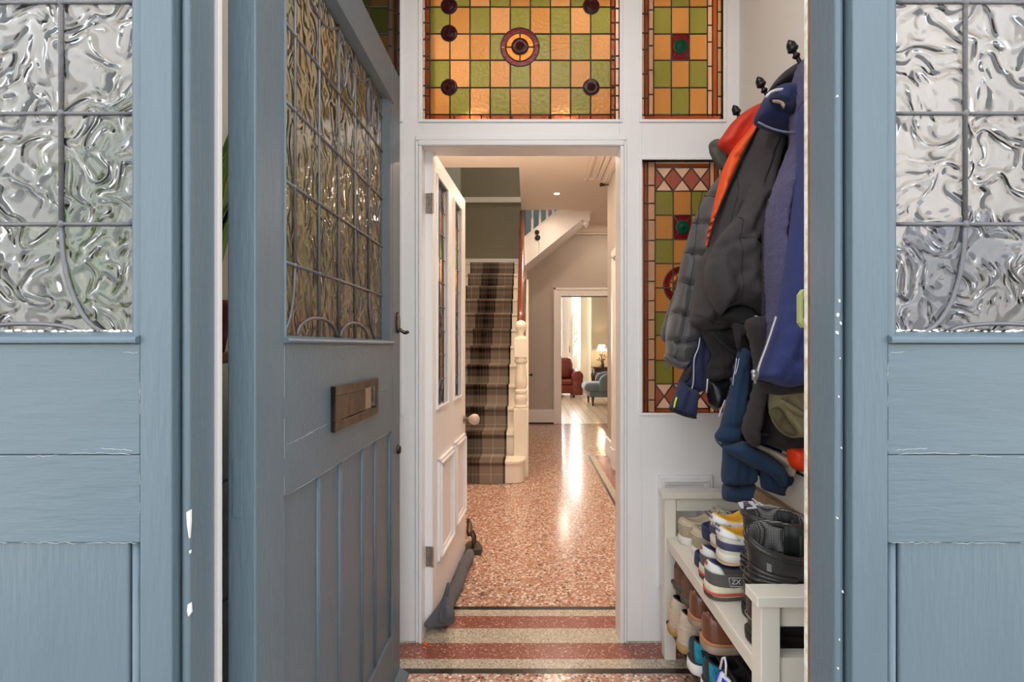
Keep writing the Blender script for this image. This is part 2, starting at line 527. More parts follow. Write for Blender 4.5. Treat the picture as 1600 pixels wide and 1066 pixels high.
def catmull(pts, step, closed=True):
    pts = [Vector((p[0], p[1])) for p in pts]
    out = []
    n = len(pts)
    rng = range(n) if closed else range(n - 1)
    for i in rng:
        if closed:
            p0, p1, p2, p3 = pts[i - 1], pts[i], pts[(i + 1) % n], pts[(i + 2) % n]
        else:
            p0, p1, p2, p3 = pts[max(i - 1, 0)], pts[i], pts[i + 1], pts[min(i + 2, n - 1)]
        k = max(1, int(round((p2 - p1).length / step)))
        for j in range(k):
            t = j / k
            out.append(0.5 * ((2 * p1) + (p2 - p0) * t + (2 * p0 - 5 * p1 + 4 * p2 - p3) * t * t + (3 * p1 - p0 - 3 * p2 + p3) * t ** 3))
    if not closed:
        out.append(pts[-1])
    return out

def seg_dist(px, py, poly, closed=True):
    """distance of points (numpy arrays) to a polyline"""
    best = np.full(px.shape, 1e9)
    n = len(poly)
    for i in range(n if closed else n - 1):
        ax, ay = poly[i]; bx, by = poly[(i + 1) % n]
        dx, dy = bx - ax, by - ay
        L = dx * dx + dy * dy + 1e-12
        t = np.clip(((px - ax) * dx + (py - ay) * dy) / L, 0, 1)
        best = np.minimum(best, np.hypot(px - ax - t * dx, py - ay - t * dy))
    return best

def inside(px, py, poly):
    c = np.zeros(px.shape, bool)
    n = len(poly)
    for i in range(n):
        x0, y0 = poly[i]; x1, y1 = poly[(i + 1) % n]
        cond = ((y0 > py) != (y1 > py))
        xx = (x1 - x0) * (py - y0) / ((y1 - y0) if abs(y1 - y0) > 1e-9 else 1e-9) + x0
        c ^= cond & (px < xx)
    return c

WALLX = .846
def puff(name, poly, Y, t, material, parent=None, folds=(), tilt=(0, 0), step=6.0, edge=26.0, back=0.7, wrinkle=0.004, wscale=0.03, seed=0, sharp=False):
    """a hanging cloth piece: outline at its own depth Y, rounded out to real thickness, with folds (polyline, height, width)"""
    if sharp:
        pl = []
        n = len(poly)
        for i in range(n):
            a, b = Vector(poly[i]), Vector(poly[(i + 1) % n])
            k = max(1, int((b - a).length / step))
            pl += [a.lerp(b, j / k) for j in range(k)]
    else:
        pl = catmull(poly, step)
    pl = [(p[0], p[1]) for p in pl]
    xs = [p[0] for p in pl]; ys = [p[1] for p in pl]
    gx, gy = [], []
    row = 0
    y = min(ys)
    while y < max(ys):
        x = min(xs) + (step / 2 if row % 2 else 0)
        while x < max(xs):
            gx.append(x); gy.append(y); x += step
        y += step * 0.87; row += 1
    gx, gy = np.array(gx), np.array(gy)
    k = inside(gx, gy, pl)
    gx, gy = gx[k], gy[k]
    if len(gx):
        k = seg_dist(gx, gy, pl) > step * 0.55
        gx, gy = gx[k], gy[k]
    nb = len(pl)
    coords = [Vector(p) for p in pl] + [Vector((a, b)) for a, b in zip(gx, gy)]
    res = delaunay_2d_cdt(coords, [(i, (i + 1) % nb) for i in range(nb)], [], 1, 1e-5)
    V, Fc = res[0], res[2]
    vx = np.array([v[0] for v in V]); vy = np.array([v[1] for v in V])
    d = seg_dist(vx, vy, pl)
    e = np.clip(d / edge, 0, 1)
    off = t * np.sqrt(np.clip(1 - (1 - e) ** 2, 0, 1))
    add = np.zeros(vx.shape)
    for (pline, amp, w) in folds:
        q = [(p[0], p[1]) for p in catmull(pline, 8, False)] if len(pline) > 2 else pline
        dd = seg_dist(vx, vy, q, False)
        add += amp * np.exp(-(dd / w) ** 2)
    for i in range(len(vx)):
        p = Vector((vx[i] * wscale + seed * 7.3, vy[i] * wscale * 0.6, seed))
        add[i] += wrinkle * noise.noise(p) * 1.6 + wrinkle * 2.0 * (.3 - abs(noise.noise(p * 1.7))) + wrinkle * 0.7 * noise.noise(p * 3.7)
    off = off + add * np.clip(d / (step * 1.6), 0, 1)
    bd = d < 1e-3
    cx, cy = float(np.mean(vx)), float(np.mean(vy))
    mb = MB()
    front, backi = [], []
    for i in range(len(vx)):
        b = P(vx[i], vy[i], Y)
        b.x = min(b.x, WALLX)
        ty = tilt[0] * (vx[i] - cx) / F * Y + tilt[1] * (cy - vy[i]) / F * Y
        front.append(len(mb.v)); mb.v.append((b.x, Y - off[i] + ty, b.z))
        if bd[i]:
            backi.append(front[-1])
        else:
            backi.append(len(mb.v)); mb.v.append((b.x, Y + back * t * math.sqrt(max(0, 1 - (1 - e[i]) ** 2)) + ty, b.z))
    for f in Fc:
        mb.f.append([front[i] for i in f]); mb.mi.append(0)
        g = [backi[i] for i in f][::-1]
        if len(set(g)) > 2 and not all(bd[i] for i in f):
            mb.f.append(g); mb.mi.append(0)
    o = mb.build(name, material, parent, smooth=True)
    PUFFS[o.name] = (vx, vy, np.array([mb.v[i][1] for i in front]))
    return o

PUFFS = {}
def cord(name, pts, Y, r, material, parent, n=6, on=None):
    """a zip, seam or string laid over cloth: pixels at depth Y (or per-point depth as third value)"""
    mb = MB()
    pl = catmull([(p[0], p[1]) for p in pts], 5, False)
    if on is not None:
        vx, vy, fy = PUFFS[on.name]
        q = []
        for p in pl:
            d = (vx - p[0]) ** 2 + (vy - p[1]) ** 2
            k = np.argsort(d)[:3]; w = 1 / (d[k] + .5)
            v = P(p[0], p[1], Y); v.x = min(v.x, WALLX); v.y = float((fy[k] * w).sum() / w.sum()) - r * .4
            q.append(v)
        mb.tube(q, r, n)
    else:
        mb.tube([P(p[0], p[1], Y) for p in pl], r, n)
    return mb.build(name, material, parent, smooth=True)

# ------------------------------------------------------------------ outside: step, garden
b = MB(); b.box(-3, 3, -9, 0.45, -0.22, -0.16)
struct(b.build('ground', mat('grey_paving', (150, 146, 138), 0.8, bump=0.4, bscale=30, var=0.2, vscale=4)), 'grey paved path outside the blue front door', 'path')
b = MB(); b.box(-1.1, 1.05, 0.45, 0.745, -0.16, 0.0)
struct(b.build('floor_step', mat('stone_step', (172, 164, 152), 0.7, bump=0.3, bscale=50), bevel=0.008), 'stone step in front of the blue front door', 'step')

# ------------------------------------------------------------------ floor
f = MB()
def floor_rect(x0, x1, y0, y1, mi):
    f.add([(x0, y0, 0), (x1, y0, 0), (x1, y1, 0), (x0, y1, 0)], [(0, 1, 2, 3)], mi)
cuts = [(0.745, 1.875, 0), (1.875, 1.905, 3), (1.905, 1.963, 2), (1.963, 2.069, 1), (2.069, 2.177, 2), (2.177, 2.275, 1), (2.275, 2.33, 2), (2.33, 2.359, 3)]
for (a, c, mi) in cuts:
    floor_rect(-1.05, 0.9, a, c, mi)
floor_rect(-1.05, 0.645, 2.359, 5.61, 0)
floor_rect(0.645, 0.668, 2.359, 5.61, 3)
floor_rect(0.668, 0.720, 2.359, 5.61, 2)
floor_rect(0.720, 0.9, 2.359, 5.61, 1)
floor_rect(-1.05, 1.75, 5.61, 7.93, 0)
f.add([(-1.05, .745, -.1), (1.75, .745, -.1), (1.75, 7.93, -.1), (-1.05, 7.93, -.1)], [(3, 2, 1, 0)], 0)
struct(f.build('floor', [TERR, TERR_RED, TERR_BEIGE, TERR_BLACK], fixn=False), 'polished pink terrazzo floor with red and beige bands', 'floor')
b = MB(); b.box(-1.5, 5.0, 7.93, 14.3, -0.05, 0.0)
struct(b.build('floor_lounge', mat('limed_boards', (222, 200, 172), 0.25, var=0.12, vscale=5, stretch=(5, .5, 1))), 'pale wooden floorboards of the far sitting room', 'floor')
b = MB()
for i in range(26):
    x = -0.9 + i * 0.16
    b.box(x, x + .006, 7.98, 14.2, 0, 0.0012)
struct(b.build('floor_lounge_gaps', mat('board_gaps', (110, 88, 66), 0.8)), 'dark gaps between the pale floorboards', 'floor')

# ------------------------------------------------------------------ front door frame (jambs, bead, head)
def arc(cx, cy, r, a0, a1, n):
    return [(cx + r * math.cos(a0 + (a1 - a0) * i / n), cy + r * math.sin(a0 + (a1 - a0) * i / n)) for i in range(n + 1)]
frame = empty('trim_1')
struct(frame, 'blue grey painted frame around the front door opening, with rounded beads', 'door frame')
lp = [(-.545, .83), (-.5095, .83), (-.5035, .768)] + [(-.5095 + .0062 * math.cos(t), .764 - .0062 * math.sin(t)) for t in [0.0, .4, .8, 1.2, 1.57, 2.0, 2.4, 2.8]] + [(-.5165, .768), (-.5165, .775), (-.5190, .776), (-.5190, .80), (-.545, .80)]
b = MB(); b.prism(lp, 'z', 0, 2.2)
b.build('jamb', BLUE, frame, bevel=0.0012)
rp = [(.4950, .83), (.4555, .83), (.4545, .768)] + [(.4612 - .0066 * math.cos(t), .764 - .0066 * math.sin(t)) for t in [0.0, .4, .8, 1.2, 1.57, 2.0, 2.4, 2.8]] + [(.4685, .768), (.4685, .776), (.4710, .777), (.4710, .80), (.495, .80)]
b = MB(); b.prism(rp, 'z', 0, 2.2)
b.build('jamb', BLUE, frame, bevel=0.0012)
b = MB(); b.box(-.545, .495, .745, .83, 2.2, 2.32); b.build('head', BLUE_H, frame, bevel=0.003)
b = MB(); b.box(-.545, -.5035, .832, .842, 0, 2.2); b.build('stop', mat('aged_white_paint', (208, 200, 196), .5), frame, bevel=0.001)
b = MB(); b.box(.4622, .495, .8310, .8490, 0, 2.2); b.build('rebate', RAWWOOD, frame, bevel=0.0015)
b = MB(); b.box(.4620, .495, .8492, .8600, 0, 2.2); b.build('stop', mat('chipped_white_paint', (228, 224, 216), 0.5, bump=1.0, bscale=70, var=0.25, vscale=60, dark=(190, 170, 150)), frame, bevel=0.0015)
def chip(pts, Y, parent, nm='bare_patch'):
    q = [P(x, y, Y) for x, y in pts]
    b = MB(); n = len(q)
    b.add([(p.x, Y, p.z) for p in q] + [(p.x, Y + .004, p.z) for p in q], [tuple(range(n)), tuple(range(n, 2 * n))[::-1]] + [(i, (i + 1) % n, n + (i + 1) % n, n + i) for i in range(n)])
    o = b.build(nm, BAREPAINT, parent); o['label'] = 'chipped patch showing white undercoat'
chip([(291, 801), (297, 797), (297, 816), (295, 842), (292, 820)], .7572, frame)
chip([(293, 945), (297, 943), (298, 958), (294, 964), (292, 955)], .7572, frame)
chip([(295, 861), (297, 861), (296, 866)], .7572, frame)
for (x, y, s) in [(1309, 150, 2), (1312, 470, 3), (1310, 492, 4), (1314, 505, 3), (1309, 520, 3), (1313, 560, 2), (1315, 700, 2), (1309, 810, 2), (1317, 925, 2.5), (1312, 1000, 2), (1310, 1045, 2), (1311, 620, 2)]:
    s *= .55; k_ = math.sin(x * 12.9 + y) * .6
    chip([(x - s, y - s * (1.2 + k_)), (x + s * .3, y - s * 1.4), (x + s * .8, y - s * .3), (x + s * (.4 + k_), y + s * 1.8), (x - s * .7, y + s)], .7568, frame)

# lock keep on the right jamb
keep = empty('lock_keep', (.47, .872, 1.26))
tag(keep, 'olive green painted lock keep with square slot, on the right door jamb edge', 'lock keep')
b = MB()
oc = [(.457, 1.240), (.463, 1.231), (.492, 1.231), (.492, 1.296), (.463, 1.296), (.457, 1.287)]
b.prism(oc, 'y', .862, .874)
o = b.build('plate', mat('olive_paint', (150, 158, 96), 0.5, bump=.3, bscale=60), keep, bevel=0.001)
o.matrix_parent_inverse = keep.matrix_basis.inverted()
b = MB(); b.box(.462, .474, .8605, .863, 1.248, 1.279)
o = b.build('slot', mat('olive_slot_shade', (84, 88, 56), 0.6), keep); o.matrix_parent_inverse = keep.matrix_basis.inverted()  # raised darker pad imitates the shaded recess of the slot
b = MB(); b.box(.468, .474, .8597, .8606, 1.250, 1.277)
o = b.build('slot_shadow', mat('dark_slot', (52, 50, 36), 0.7), keep); o.matrix_parent_inverse = keep.matrix_basis.inverted()

# ------------------------------------------------------------------ side screens beside the front door
def side_screen(name, s, flat0, flat1, gl0, gl1, lead_x, label):
    """s=-1 left, +1 right; X magnitudes grow outward"""
    root = empty(name)
    struct(root, label, 'window')
    X = lambda v: s * v
    b = MB()
    b.box(X(flat0), X(flat1), .745, .80, 0, 2.6)
    b.box(X(gl1 + .024), X(gl1 + .09), .745, .80, 0, 2.6)
    b.box(X(flat1), X(gl1 + .024), .745, .80, 2.45, 2.6)
    b.build('stile', BLUE, root, bevel=0.002)
    # rails
    b = MB(); b.box(X(flat1 + .0006), X(gl1 + .0235), .7462, .80, 1.0416, 1.204); b.build('lock_rail', BLUE_H, root, bevel=0.0018)
    b = MB(); b.box(X(flat1 + .0006), X(gl1 + .0235), .7464, .80, .9135, 1.0410); b.build('lock_rail', BLUE_H, root, bevel=0.0012)
    b = MB(); b.box(X(flat1 + .0006), X(gl1 + .0235), .7462, .80, 0, .19); b.build('bottom_rail', BLUE_H, root, bevel=0.002)
    # panel with a reeded bead at its edge
    b = MB(); b.box(X(flat1 + .0205), X(gl1 + .012), .7505, .79, .19, .9125); b.build('lower_panel', BLUE, root, bevel=0.003)
    b = MB()
    b.tube([(X(flat1 + .0115), .7575, .19), (X(flat1 + .0115), .7575, .911)], .0072, 12)
    b.box(X(flat1 + .001), X(gl1 + .012), .766, .79, .19, .9125)
    b.build('panel_bead', BLUE, root, smooth=True)
    b = MB(); rr = random.Random(11 if s < 0 else 17)
    for (zc, segs) in ((1.0413, ((.03, .30), (.34, .48), (.55, .95))), (.9132, ((.0, .22), (.26, .5), (.56, .62), (.7, 1.0))), (1.0475, ((.02, .16),)), (1.19, ((.0, .06),))):
        for (a, c) in segs:
            pts = []
            for i in range(15):
                t = a + (c - a) * i / 14
                pts.append((X(flat1 + .004 + (gl1 - flat1) * t), .7460, zc + rr.gauss(0, .0006) + .003 * math.sin(t * 9) * (zc > .95)))
            b.tube(pts, [.0001] + [.00018 + .00022 * rr.random() for _ in range(13)] + [.0001], 5)
    for i in range(5):
        z0_ = .95 + rr.random() * .24
        b.tube([(X(flat1 + rr.gauss(0, .0004)), .7452, z0_ + .004 * k) for k in range(5)], 0.0002, 5)
    o = b.build('paint_crack', mat('pale_crack', (186, 190, 188), .8), root); o['label'] = 'fine pale cracks in the paint'
    # glazing beads
    b = MB()
    z0, z1 = 1.204, 2.45
    prof = [(flat1, .7465), (flat1 + .006, .7445), (flat1 + .014, .749), (gl0, .762), (gl0, .775), (flat1, .775)]
    b.prism([(X(p[0]), p[1]) for p in prof], 'z', z0, z1)
    prof2 = [(gl1 + .024, .7465), (gl1 + .018, .7445), (gl1 + .01, .749), (gl1, .762), (gl1, .775), (gl1 + .024, .775)]
    b.prism([(X(p[0]), p[1]) for p in prof2], 'z', z0, z1)
    b.build('glazing_bead', BLUE, root, angle=50)
    b = MB()
    bz = [(.7385, 1.2045), (.7365, 1.209), (.7385, 1.2135), (.762, 1.2215), (.775, 1.2215), (.775, 1.2045)]
    b.prism(bz, 'x', X(flat1 + .0005), X(gl1 + .0235))
    b.build('sill_bead', BLUE_H, root, angle=50)
    # putty crumbs
    b = MB()
    rr = random.Random(3 if s < 0 else 5)
    for i in range(46):
        xx = gl0 + (gl1 - gl0) * rr.random() ** 1.5 * .6
        b.ball((X(xx), .7612, 1.2212 + rr.random() * .0025), .0007 + rr.random() ** 2 * .0018, n=6, sc=(2.4, .6, .9))
    o = b.build('putty', BAREPAINT, root); o['label'] = 'crumbling white putty'
    # glass and leads
    b = MB(); b.box(X(gl0), X(gl1), .7642, .7690, 1.21, 2.46)
    b.build('glass', GL_SIDE, root)
    b = MB()
    zr = [1.382, 1.547, 1.713, 1.879, 2.045, 2.211, 2.377]
    for z in zr:
        b.tube([(X(gl0), .764, z), (X(gl1), .764, z)], .0031, 8)
    for i, lx in enumerate(lead_x):
        b.tube([(X(lx), .764, 1.382), (X(lx), .764, 2.45)], .0036, 8)
        tgt = gl0 + .035 if i == 0 else gl1 - .035
        pts = [(X(lx + (tgt - lx) * (1 - math.cos(t)) ), .764, 1.382 - .162 * math.sin(t)) for t in [PI / 2 * k / 10 for k in range(11)]]
        b.tube(pts, .0036, 8)
    mid = (lead_x[0] + lead_x[1]) / 2
    b.tube([(X(mid + .075 * math.cos(t)), .764, 1.2215 + .012 * math.sin(t)) for t in [PI * k / 12 for k in range(13)]], .0031, 8)
    for z in zr:
        for lx in lead_x:
            b.ball((X(lx), .7625, z), .0058, n=8, sc=(1, .7, 1.1))
    b.build('leading', LEAD, root, smooth=True)
    return root
side_screen('window_1', -1, .5195, .566, .590, .906, (.697, .803), 'leaded textured glass side screen in blue frame, on the hinge side of the front door')
side_screen('window_2', 1, .4715, .523, .547, .862, (.651, .757), 'leaded textured glass side screen in blue frame, on the coat side of the front door')
b = MB(); b.box(-.545, -1.0, .745, .80, 2.6, 2.95); b.box(.495, .955, .745, .80, 2.6, 2.95); b.box(-.545, .495, .745, .80, 2.32, 2.95)
struct(b.build('wall_front_head', BLUE_H), 'blue boarded head above the front door', 'wall')
b = MB(); b.box(-2.4, -1.0, .70, .95, -.16, 3.2)
struct(b.build('wall_front_left', mat('red_brick_wall', (150, 92, 72), .8, bump=.4, bscale=40, var=.2)), 'brick wall beside the front screen, hinge side', 'wall')
b = MB(); b.box(.955, 2.4, .70, .95, -.16, 3.2)
struct(b.build('wall_front_right', MATS['red_brick_wall']), 'brick wall beside the front screen, coat side', 'wall')

# ------------------------------------------------------------------ porch shell
b = MB(); b.box(-1.02, -.918, .80, 2.08, 0, 2.9)
struct(b.build('wall_left', PORCHWALL), 'cream side wall of the porch behind the plant', 'wall')
b = MB(); b.box(.856, .955, .862, 2.08, 0, 2.9)
struct(b.build('wall_right', PORCHWALL), 'cream side wall of the porch behind the coats', 'wall')
b = MB(); b.box(-1.02, .955, .80, 2.18, 2.9, 3.0)
struct(b.build('ceiling', CEIL), 'cream porch ceiling', 'ceiling')
# tiled dado on the coat wall
b = MB()
for i in range(5):
    y0 = .87 + i * .24
    b.box(.849, .8555, y0, y0 + .238, .48, .665)
dado = b.build('trim_2', mat('tan_glazed_tile', (196, 160, 116), 0.12, var=.12, vscale=5), bevel=0.001)
struct(dado, 'tan glazed tile dado behind the shoe bench', 'tile dado')
b = MB(); b.box(.845, .8555, .87, 2.075, .666, .676); b.build('dado_cap', mat('brown_tile_cap', (132, 96, 62), .25), dado)
b = MB(); b.box(.8535, .8559, .87, 2.075, .676, .80); b.build('upper_tile', mat('white_tile', (222, 210, 196), .15), dado)
b = MB(); b.box(.851, .8559, .87, 2.075, .795, .801); b.build('tile_border', BLACKP, dado)

# ------------------------------------------------------------------ inner screen (white frame) and its stained glass
YS = 2.08
fr = MB()
def pbox(m, x0, y0, x1, y1, ya=YS, yb=2.18, mi=0):
    a, c = P(x0, y1, YS), P(x1, y0, YS)
    m.box(a.x, c.x, ya, yb, a.z, c.z, mi)
pbox(fr, 468, -112, 1162, -39)
pbox(fr, 625, -39, 660, 1002.5)
pbox(fr, 968, -39, 1003, 1002.5)
pbox(fr, 468, -39, 498, 1002.5)
pbox(fr, 1130, -39, 1162, 1002.5)
pbox(fr, 660, 187, 968, 230)
for (x0, x1) in ((1003, 1130), (498, 625)):
    pbox(fr, x0, 187, x1, 250)
    pbox(fr, x0, 645, x1, 1002.5)
wall_in = struct(fr.build('wall_inner', WHITE, bevel=0.002), 'white painted timber screen with stained glass between porch and hall', 'screen')
m = MB()
for (x0, y0, x1, y1) in ((650, 221, 654.5, 1002.5), (974.5, 221, 978.5, 1002.5), (650, 213, 978.5, 220.5)):
    pbox(m, x0, y0, x1, y1, YS - .012, YS)
for (x0, y0, x1, y1) in ((655, 230, 660, 1002.5), (968, 230, 974, 1002.5), (655, 221.5, 974, 229.5)):
    pbox(m, x0, y0, x1, y1, YS - .018, YS)
m.build('architrave', WHITE, wall_in, bevel=0.003)
m = MB()
def bead(x0, y0, x1, y1, w=4.5):
    pbox(m, x0 - w, y0 - w, x1 + w, y0, YS - .006, YS + .04); pbox(m, x0 - w, y1, x1 + w, y1 + w, YS - .006, YS + .04)
    pbox(m, x0 - w, y0, x0, y1, YS - .006, YS + .04); pbox(m, x1, y0, x1 + w, y1, YS - .006, YS + .04)
bead(658.5, -38, 968, 187); bead(1003, -38, 1130, 187); bead(1003, 250, 1130, 645); bead(498, -38, 625, 187); bead(498, 250, 625, 645)
m.build('glazing_bead', WHITE, wall_in, bevel=0.002)
m = MB()
for (x0, x1) in ((1028, 1112), (514, 598)):
    y0, y1 = 742, 916
    for k, (w0, pr) in enumerate(((0, .014), (5, .020), (10, .010))):
        q = w0
        pbox(m, x0 + q, y0 + q, x1 - q, y0 + q + 5, YS - pr, YS); pbox(m, x0 + q, y1 - q - 5, x1 - q, y1 - q, YS - pr, YS)
        pbox(m, x0 + q, y0 + q + 5, x0 + q + 5, y1 - q - 5, YS - pr, YS); pbox(m, x1 - q - 5, y0 + q + 5, x1 - q, y1 - q - 5, YS - pr, YS)
    pbox(m, x0 + 24, y0 + 24, x1 - 24, y1 - 24, YS - .012, YS)
m.build('panel_moulding', WHITE, wall_in, bevel=0.002)

YG = 2.100
def stained_window(name, label, panes, leads, roundels, thick_r=.0029):
    root = empty(name); struct(root, label, 'stained glass window')
    keys = sorted({k for _, k in panes})
    g = MB()
    for poly, k in panes:
        ar = sum(poly[i][0] * poly[(i + 1) % len(poly)][1] - poly[(i + 1) % len(poly)][0] * poly[i][1] for i in range(len(poly)))
        if ar > 0: poly = poly[::-1]
        dY = 0 if len(poly) == 4 and abs(poly[0][1] - poly[1][1]) < 1e-6 or k in 'CW' else -.0012
        vs = [P(x, y, YG) for x, y in poly]
        g.add([(v.x, YG + dY, v.z) for v in vs], [tuple(range(len(vs)))], keys.index(k))
    g.build('glass', [SG[k] for k in keys], root, fixn=False)
    l = MB()
    for pts in leads:
        q = [P(x, y, YG) for x, y in pts]
        l.tube([(p.x, YG - .0022, p.z) for p in q], thick_r, 6)
    l.build('leading', LEADD, root, smooth=True)
    for (x, y, r, k) in roundels:
        c = P(x, y, YG); R = r / 384.6
        m = MB(); m.lathe([(R, 0), (R, .005), (R * .86, .009), (R * .62, .005), (R * .42, .007), (R * .2, .014), (0, .017)], (c.x, YG - .003, c.z), (0, -1, 0), 24)
        m.build('roundel', SG[k], root, smooth=True)
        m = MB(); m.tube([(c.x + R * math.cos(t), YG - .006, c.z + R * math.sin(t)) for t in [2 * PI * i / 24 for i in range(25)]], .0026, 6, cap=False)
        m.build('roundel_lead', LEADD, root, smooth=True)
    return root

def rect(x0, y0, x1, y1):
    return [(x0, y1), (x1, y1), (x1, y0), (x0, y0)]
def ring(cx, cy, r0, r1, n=28):
    out = []
    for i in range(n):
        a, c = 2 * PI * i / n, 2 * PI * (i + 1) / n
        out.append([(cx + r0 * math.cos(a), cy + r0 * math.sin(a)), (cx + r1 * math.cos(a), cy + r1 * math.sin(a)), (cx + r1 * math.cos(c), cy + r1 * math.sin(c)), (cx + r0 * math.cos(c), cy + r0 * math.sin(c))])
    return out
def circ(cx, cy, r, n=28):
    return [(cx + r * math.cos(2 * PI * i / n), cy + r * math.sin(2 * PI * i / n)) for i in range(n + 1)]

def clip_out(poly, cx, cy, R):
    pts = []
    n = len(poly)
    for i in range(n):
        a, c = poly[i], poly[(i + 1) % n]
        k = max(1, int(math.hypot(c[0] - a[0], c[1] - a[1]) / .5))
        pts += [(a[0] + (c[0] - a[0]) * j / k, a[1] + (c[1] - a[1]) * j / k) for j in range(k)]
    ins = [math.hypot(p[0] - cx, p[1] - cy) < R for p in pts]
    if not any(ins): return poly
    if all(ins): return None
    m = len(pts)
    st_ = next(i for i in range(m) if not ins[i] and ins[i - 1])
    out = []
    for j in range(m):
        i = (st_ + j) % m
        if not ins[i]: out.append(pts[i])
    run = [out[0]]
    for j in range(1, len(out) - 1):
        a, p, c = run[-1], out[j], out[j + 1]
        if abs((p[0] - a[0]) * (c[1] - a[1]) - (p[1] - a[1]) * (c[0] - a[0])) > 1e-6: run.append(p)
    run.append(out[-1])
    a0 = math.atan2(run[-1][1] - cy, run[-1][0] - cx); a1 = math.atan2(run[0][1] - cy, run[0][0] - cx)
    d = (a1 - a0 + PI) % (2 * PI) - PI
    run += [(cx + R * math.cos(a0 + d * t / 8), cy + R * math.sin(a0 + d * t / 8)) for t in range(1, 8)]
    return run
def clip_all(panes, cx, cy, R):
    out = []
    for p, k in panes:
        q = clip_out(p, cx, cy, R)
        if q: out.append((q, k))
    return out

# big transom
xs = [671.8 + 31.38 * i for i in range(10)]
ys = [-30.5, 11.5, 53.5, 94.5, 137.5, 179.5]
pn, ld = [], []
for r in range(5):
    for c in range(9):
        if r == 2 and c == 4:
            continue
        k = 'A' if (c + r) % 2 == 0 else 'G'
        if (r, c) == (2, 1): k = 'A'
        if k == 'A' and (r * 5 + c * 3) % 4 in (1, 2): k = 'P'
        pn.append((rect(xs[c], ys[r], xs[c + 1], ys[r + 1]), k))
for (x0, x1, k) in ((650, 665, 'C'), (665, 671.8, 'R'), (954.2, 961, 'R'), (961, 972, 'C')):
    pn.append((rect(x0, -42, x1, 190), k))
pn += [(rect(671.8, 179.5, 954.2, 191), 'R'), (rect(671.8, -42, 954.2, -30.5), 'R')]
pn = clip_all(pn, 812.5, 74, 29.6)
for q in ring(812.5, 74, 22, 30): pn.append((q, 'M'))
for q in ring(812.5, 74, 0.5, 22): pn.append((q, 'O'))
for y in ys:
    if y in (53.5, 94.5): ld += [[(665, y), (790.5, y)], [(834.5, y), (961, y)]]
    else: ld.append([(665, y), (961, y)])
for i, x in enumerate(xs):
    if i in (4, 5): ld += [[(x, -38), (x, 48)], [(x, 100), (x, 187)]]
    else: ld.append([(x, -38), (x, 187)])
ld += [[(665, -38), (665, 187)], [(961, -38), (961, 187)], circ(812.5, 74, 30), circ(812.5, 74, 22)]
ld += [[(812.5, 51), (812.5, 62)], [(812.5, 86), (812.5, 97)], [(789, 74), (800, 74)], [(825, 74), (836, 74)]]
for x0, x1 in ((658.5, 671.8), (954.2, 968)):
    for y in (-10, 14, 36, 62, 88, 108, 134, 150, 172):
        ld.append([(x0, y), (x1, y)])
for x in (710, 752, 800, 858, 905): ld.append([(x, 179.5), (x, 187)])
stained_window('window_3', 'wide stained glass transom of amber and green squares above the inner doorway', pn, ld,
               [(812.5, 74, 13, 'U'), (702, 11, 12.5, 'U'), (702, 53.5, 12.5, 'U'), (702, 137.5, 12.5, 'U'), (923.5, 11, 12.5, 'U'), (923.5, 137.5, 12.5, 'U')])

def upper_light(name, label, o, flip):
    fx = (lambda x: o + (x - 1003)) if not flip else (lambda x: o + (1130 - x))
    X = [1021, 1048.7, 1077, 1105]
    pn, ld = [], []
    def R(x0, y0, x1, y1): 
        a, c = sorted((fx(x0), fx(x1))); return rect(a, y0, c, y1)
    for r in range(5):
        for c in range(3):
            k = 'G' if (r + c) % 2 == 1 else 'A'
            if (r, c) == (2, 1): k = 'M'
            pn.append((R(X[c], ys[r], X[c + 1], ys[r + 1]), k))
    for (x0, x1, k) in ((999, 1007, 'C'), (1007, 1013, 'R'), (1013, 1021, 'K'), (1105, 1113, 'K'), (1113, 1120.5, 'R'), (1120.5, 1136, 'P')):
        pn.append((R(x0, -38, x1, 179.5 if k != 'C' else 187), k))
    pn += [(R(1007, 179.5, 1136, 191), 'R'), (R(1021, -38, 1105, -30.5), 'R')]
    for y in ys: ld.append([(fx(1021), y), (fx(1105), y)])
    for x in X + [1007, 1013, 1113, 1120.5]: ld.append([(fx(x), -38), (fx(x), 182)])
    for y in (-20, 10, 40, 66, 104, 142): ld.append([(fx(1013), y + 6), (fx(1021), y + 6)]); ld.append([(fx(1105), y), (fx(1113), y)]); ld.append([(fx(1120.5), y + 9), (fx(1130), y + 9)]); ld.append([(fx(1003), y + 12), (fx(1013), y + 12)])
    ld.append([(fx(1003), 179.8), (fx(1130), 179.8)])
    for (a, c) in ((1048.7, 53.5), (1077, 53.5), (1048.7, 94.5), (1077, 94.5)): ld.append([(fx(a), c), (fx(1062.8), 74)])
    stained_window(name, label, pn, ld, [(fx(1062.8), 74, 11, 'E')])
upper_light('window_4', 'narrow stained glass light with green roundel, above the hanging coats', 1003, False)
upper_light('window_6', 'narrow stained glass light half hidden behind the open blue door', 498, True)

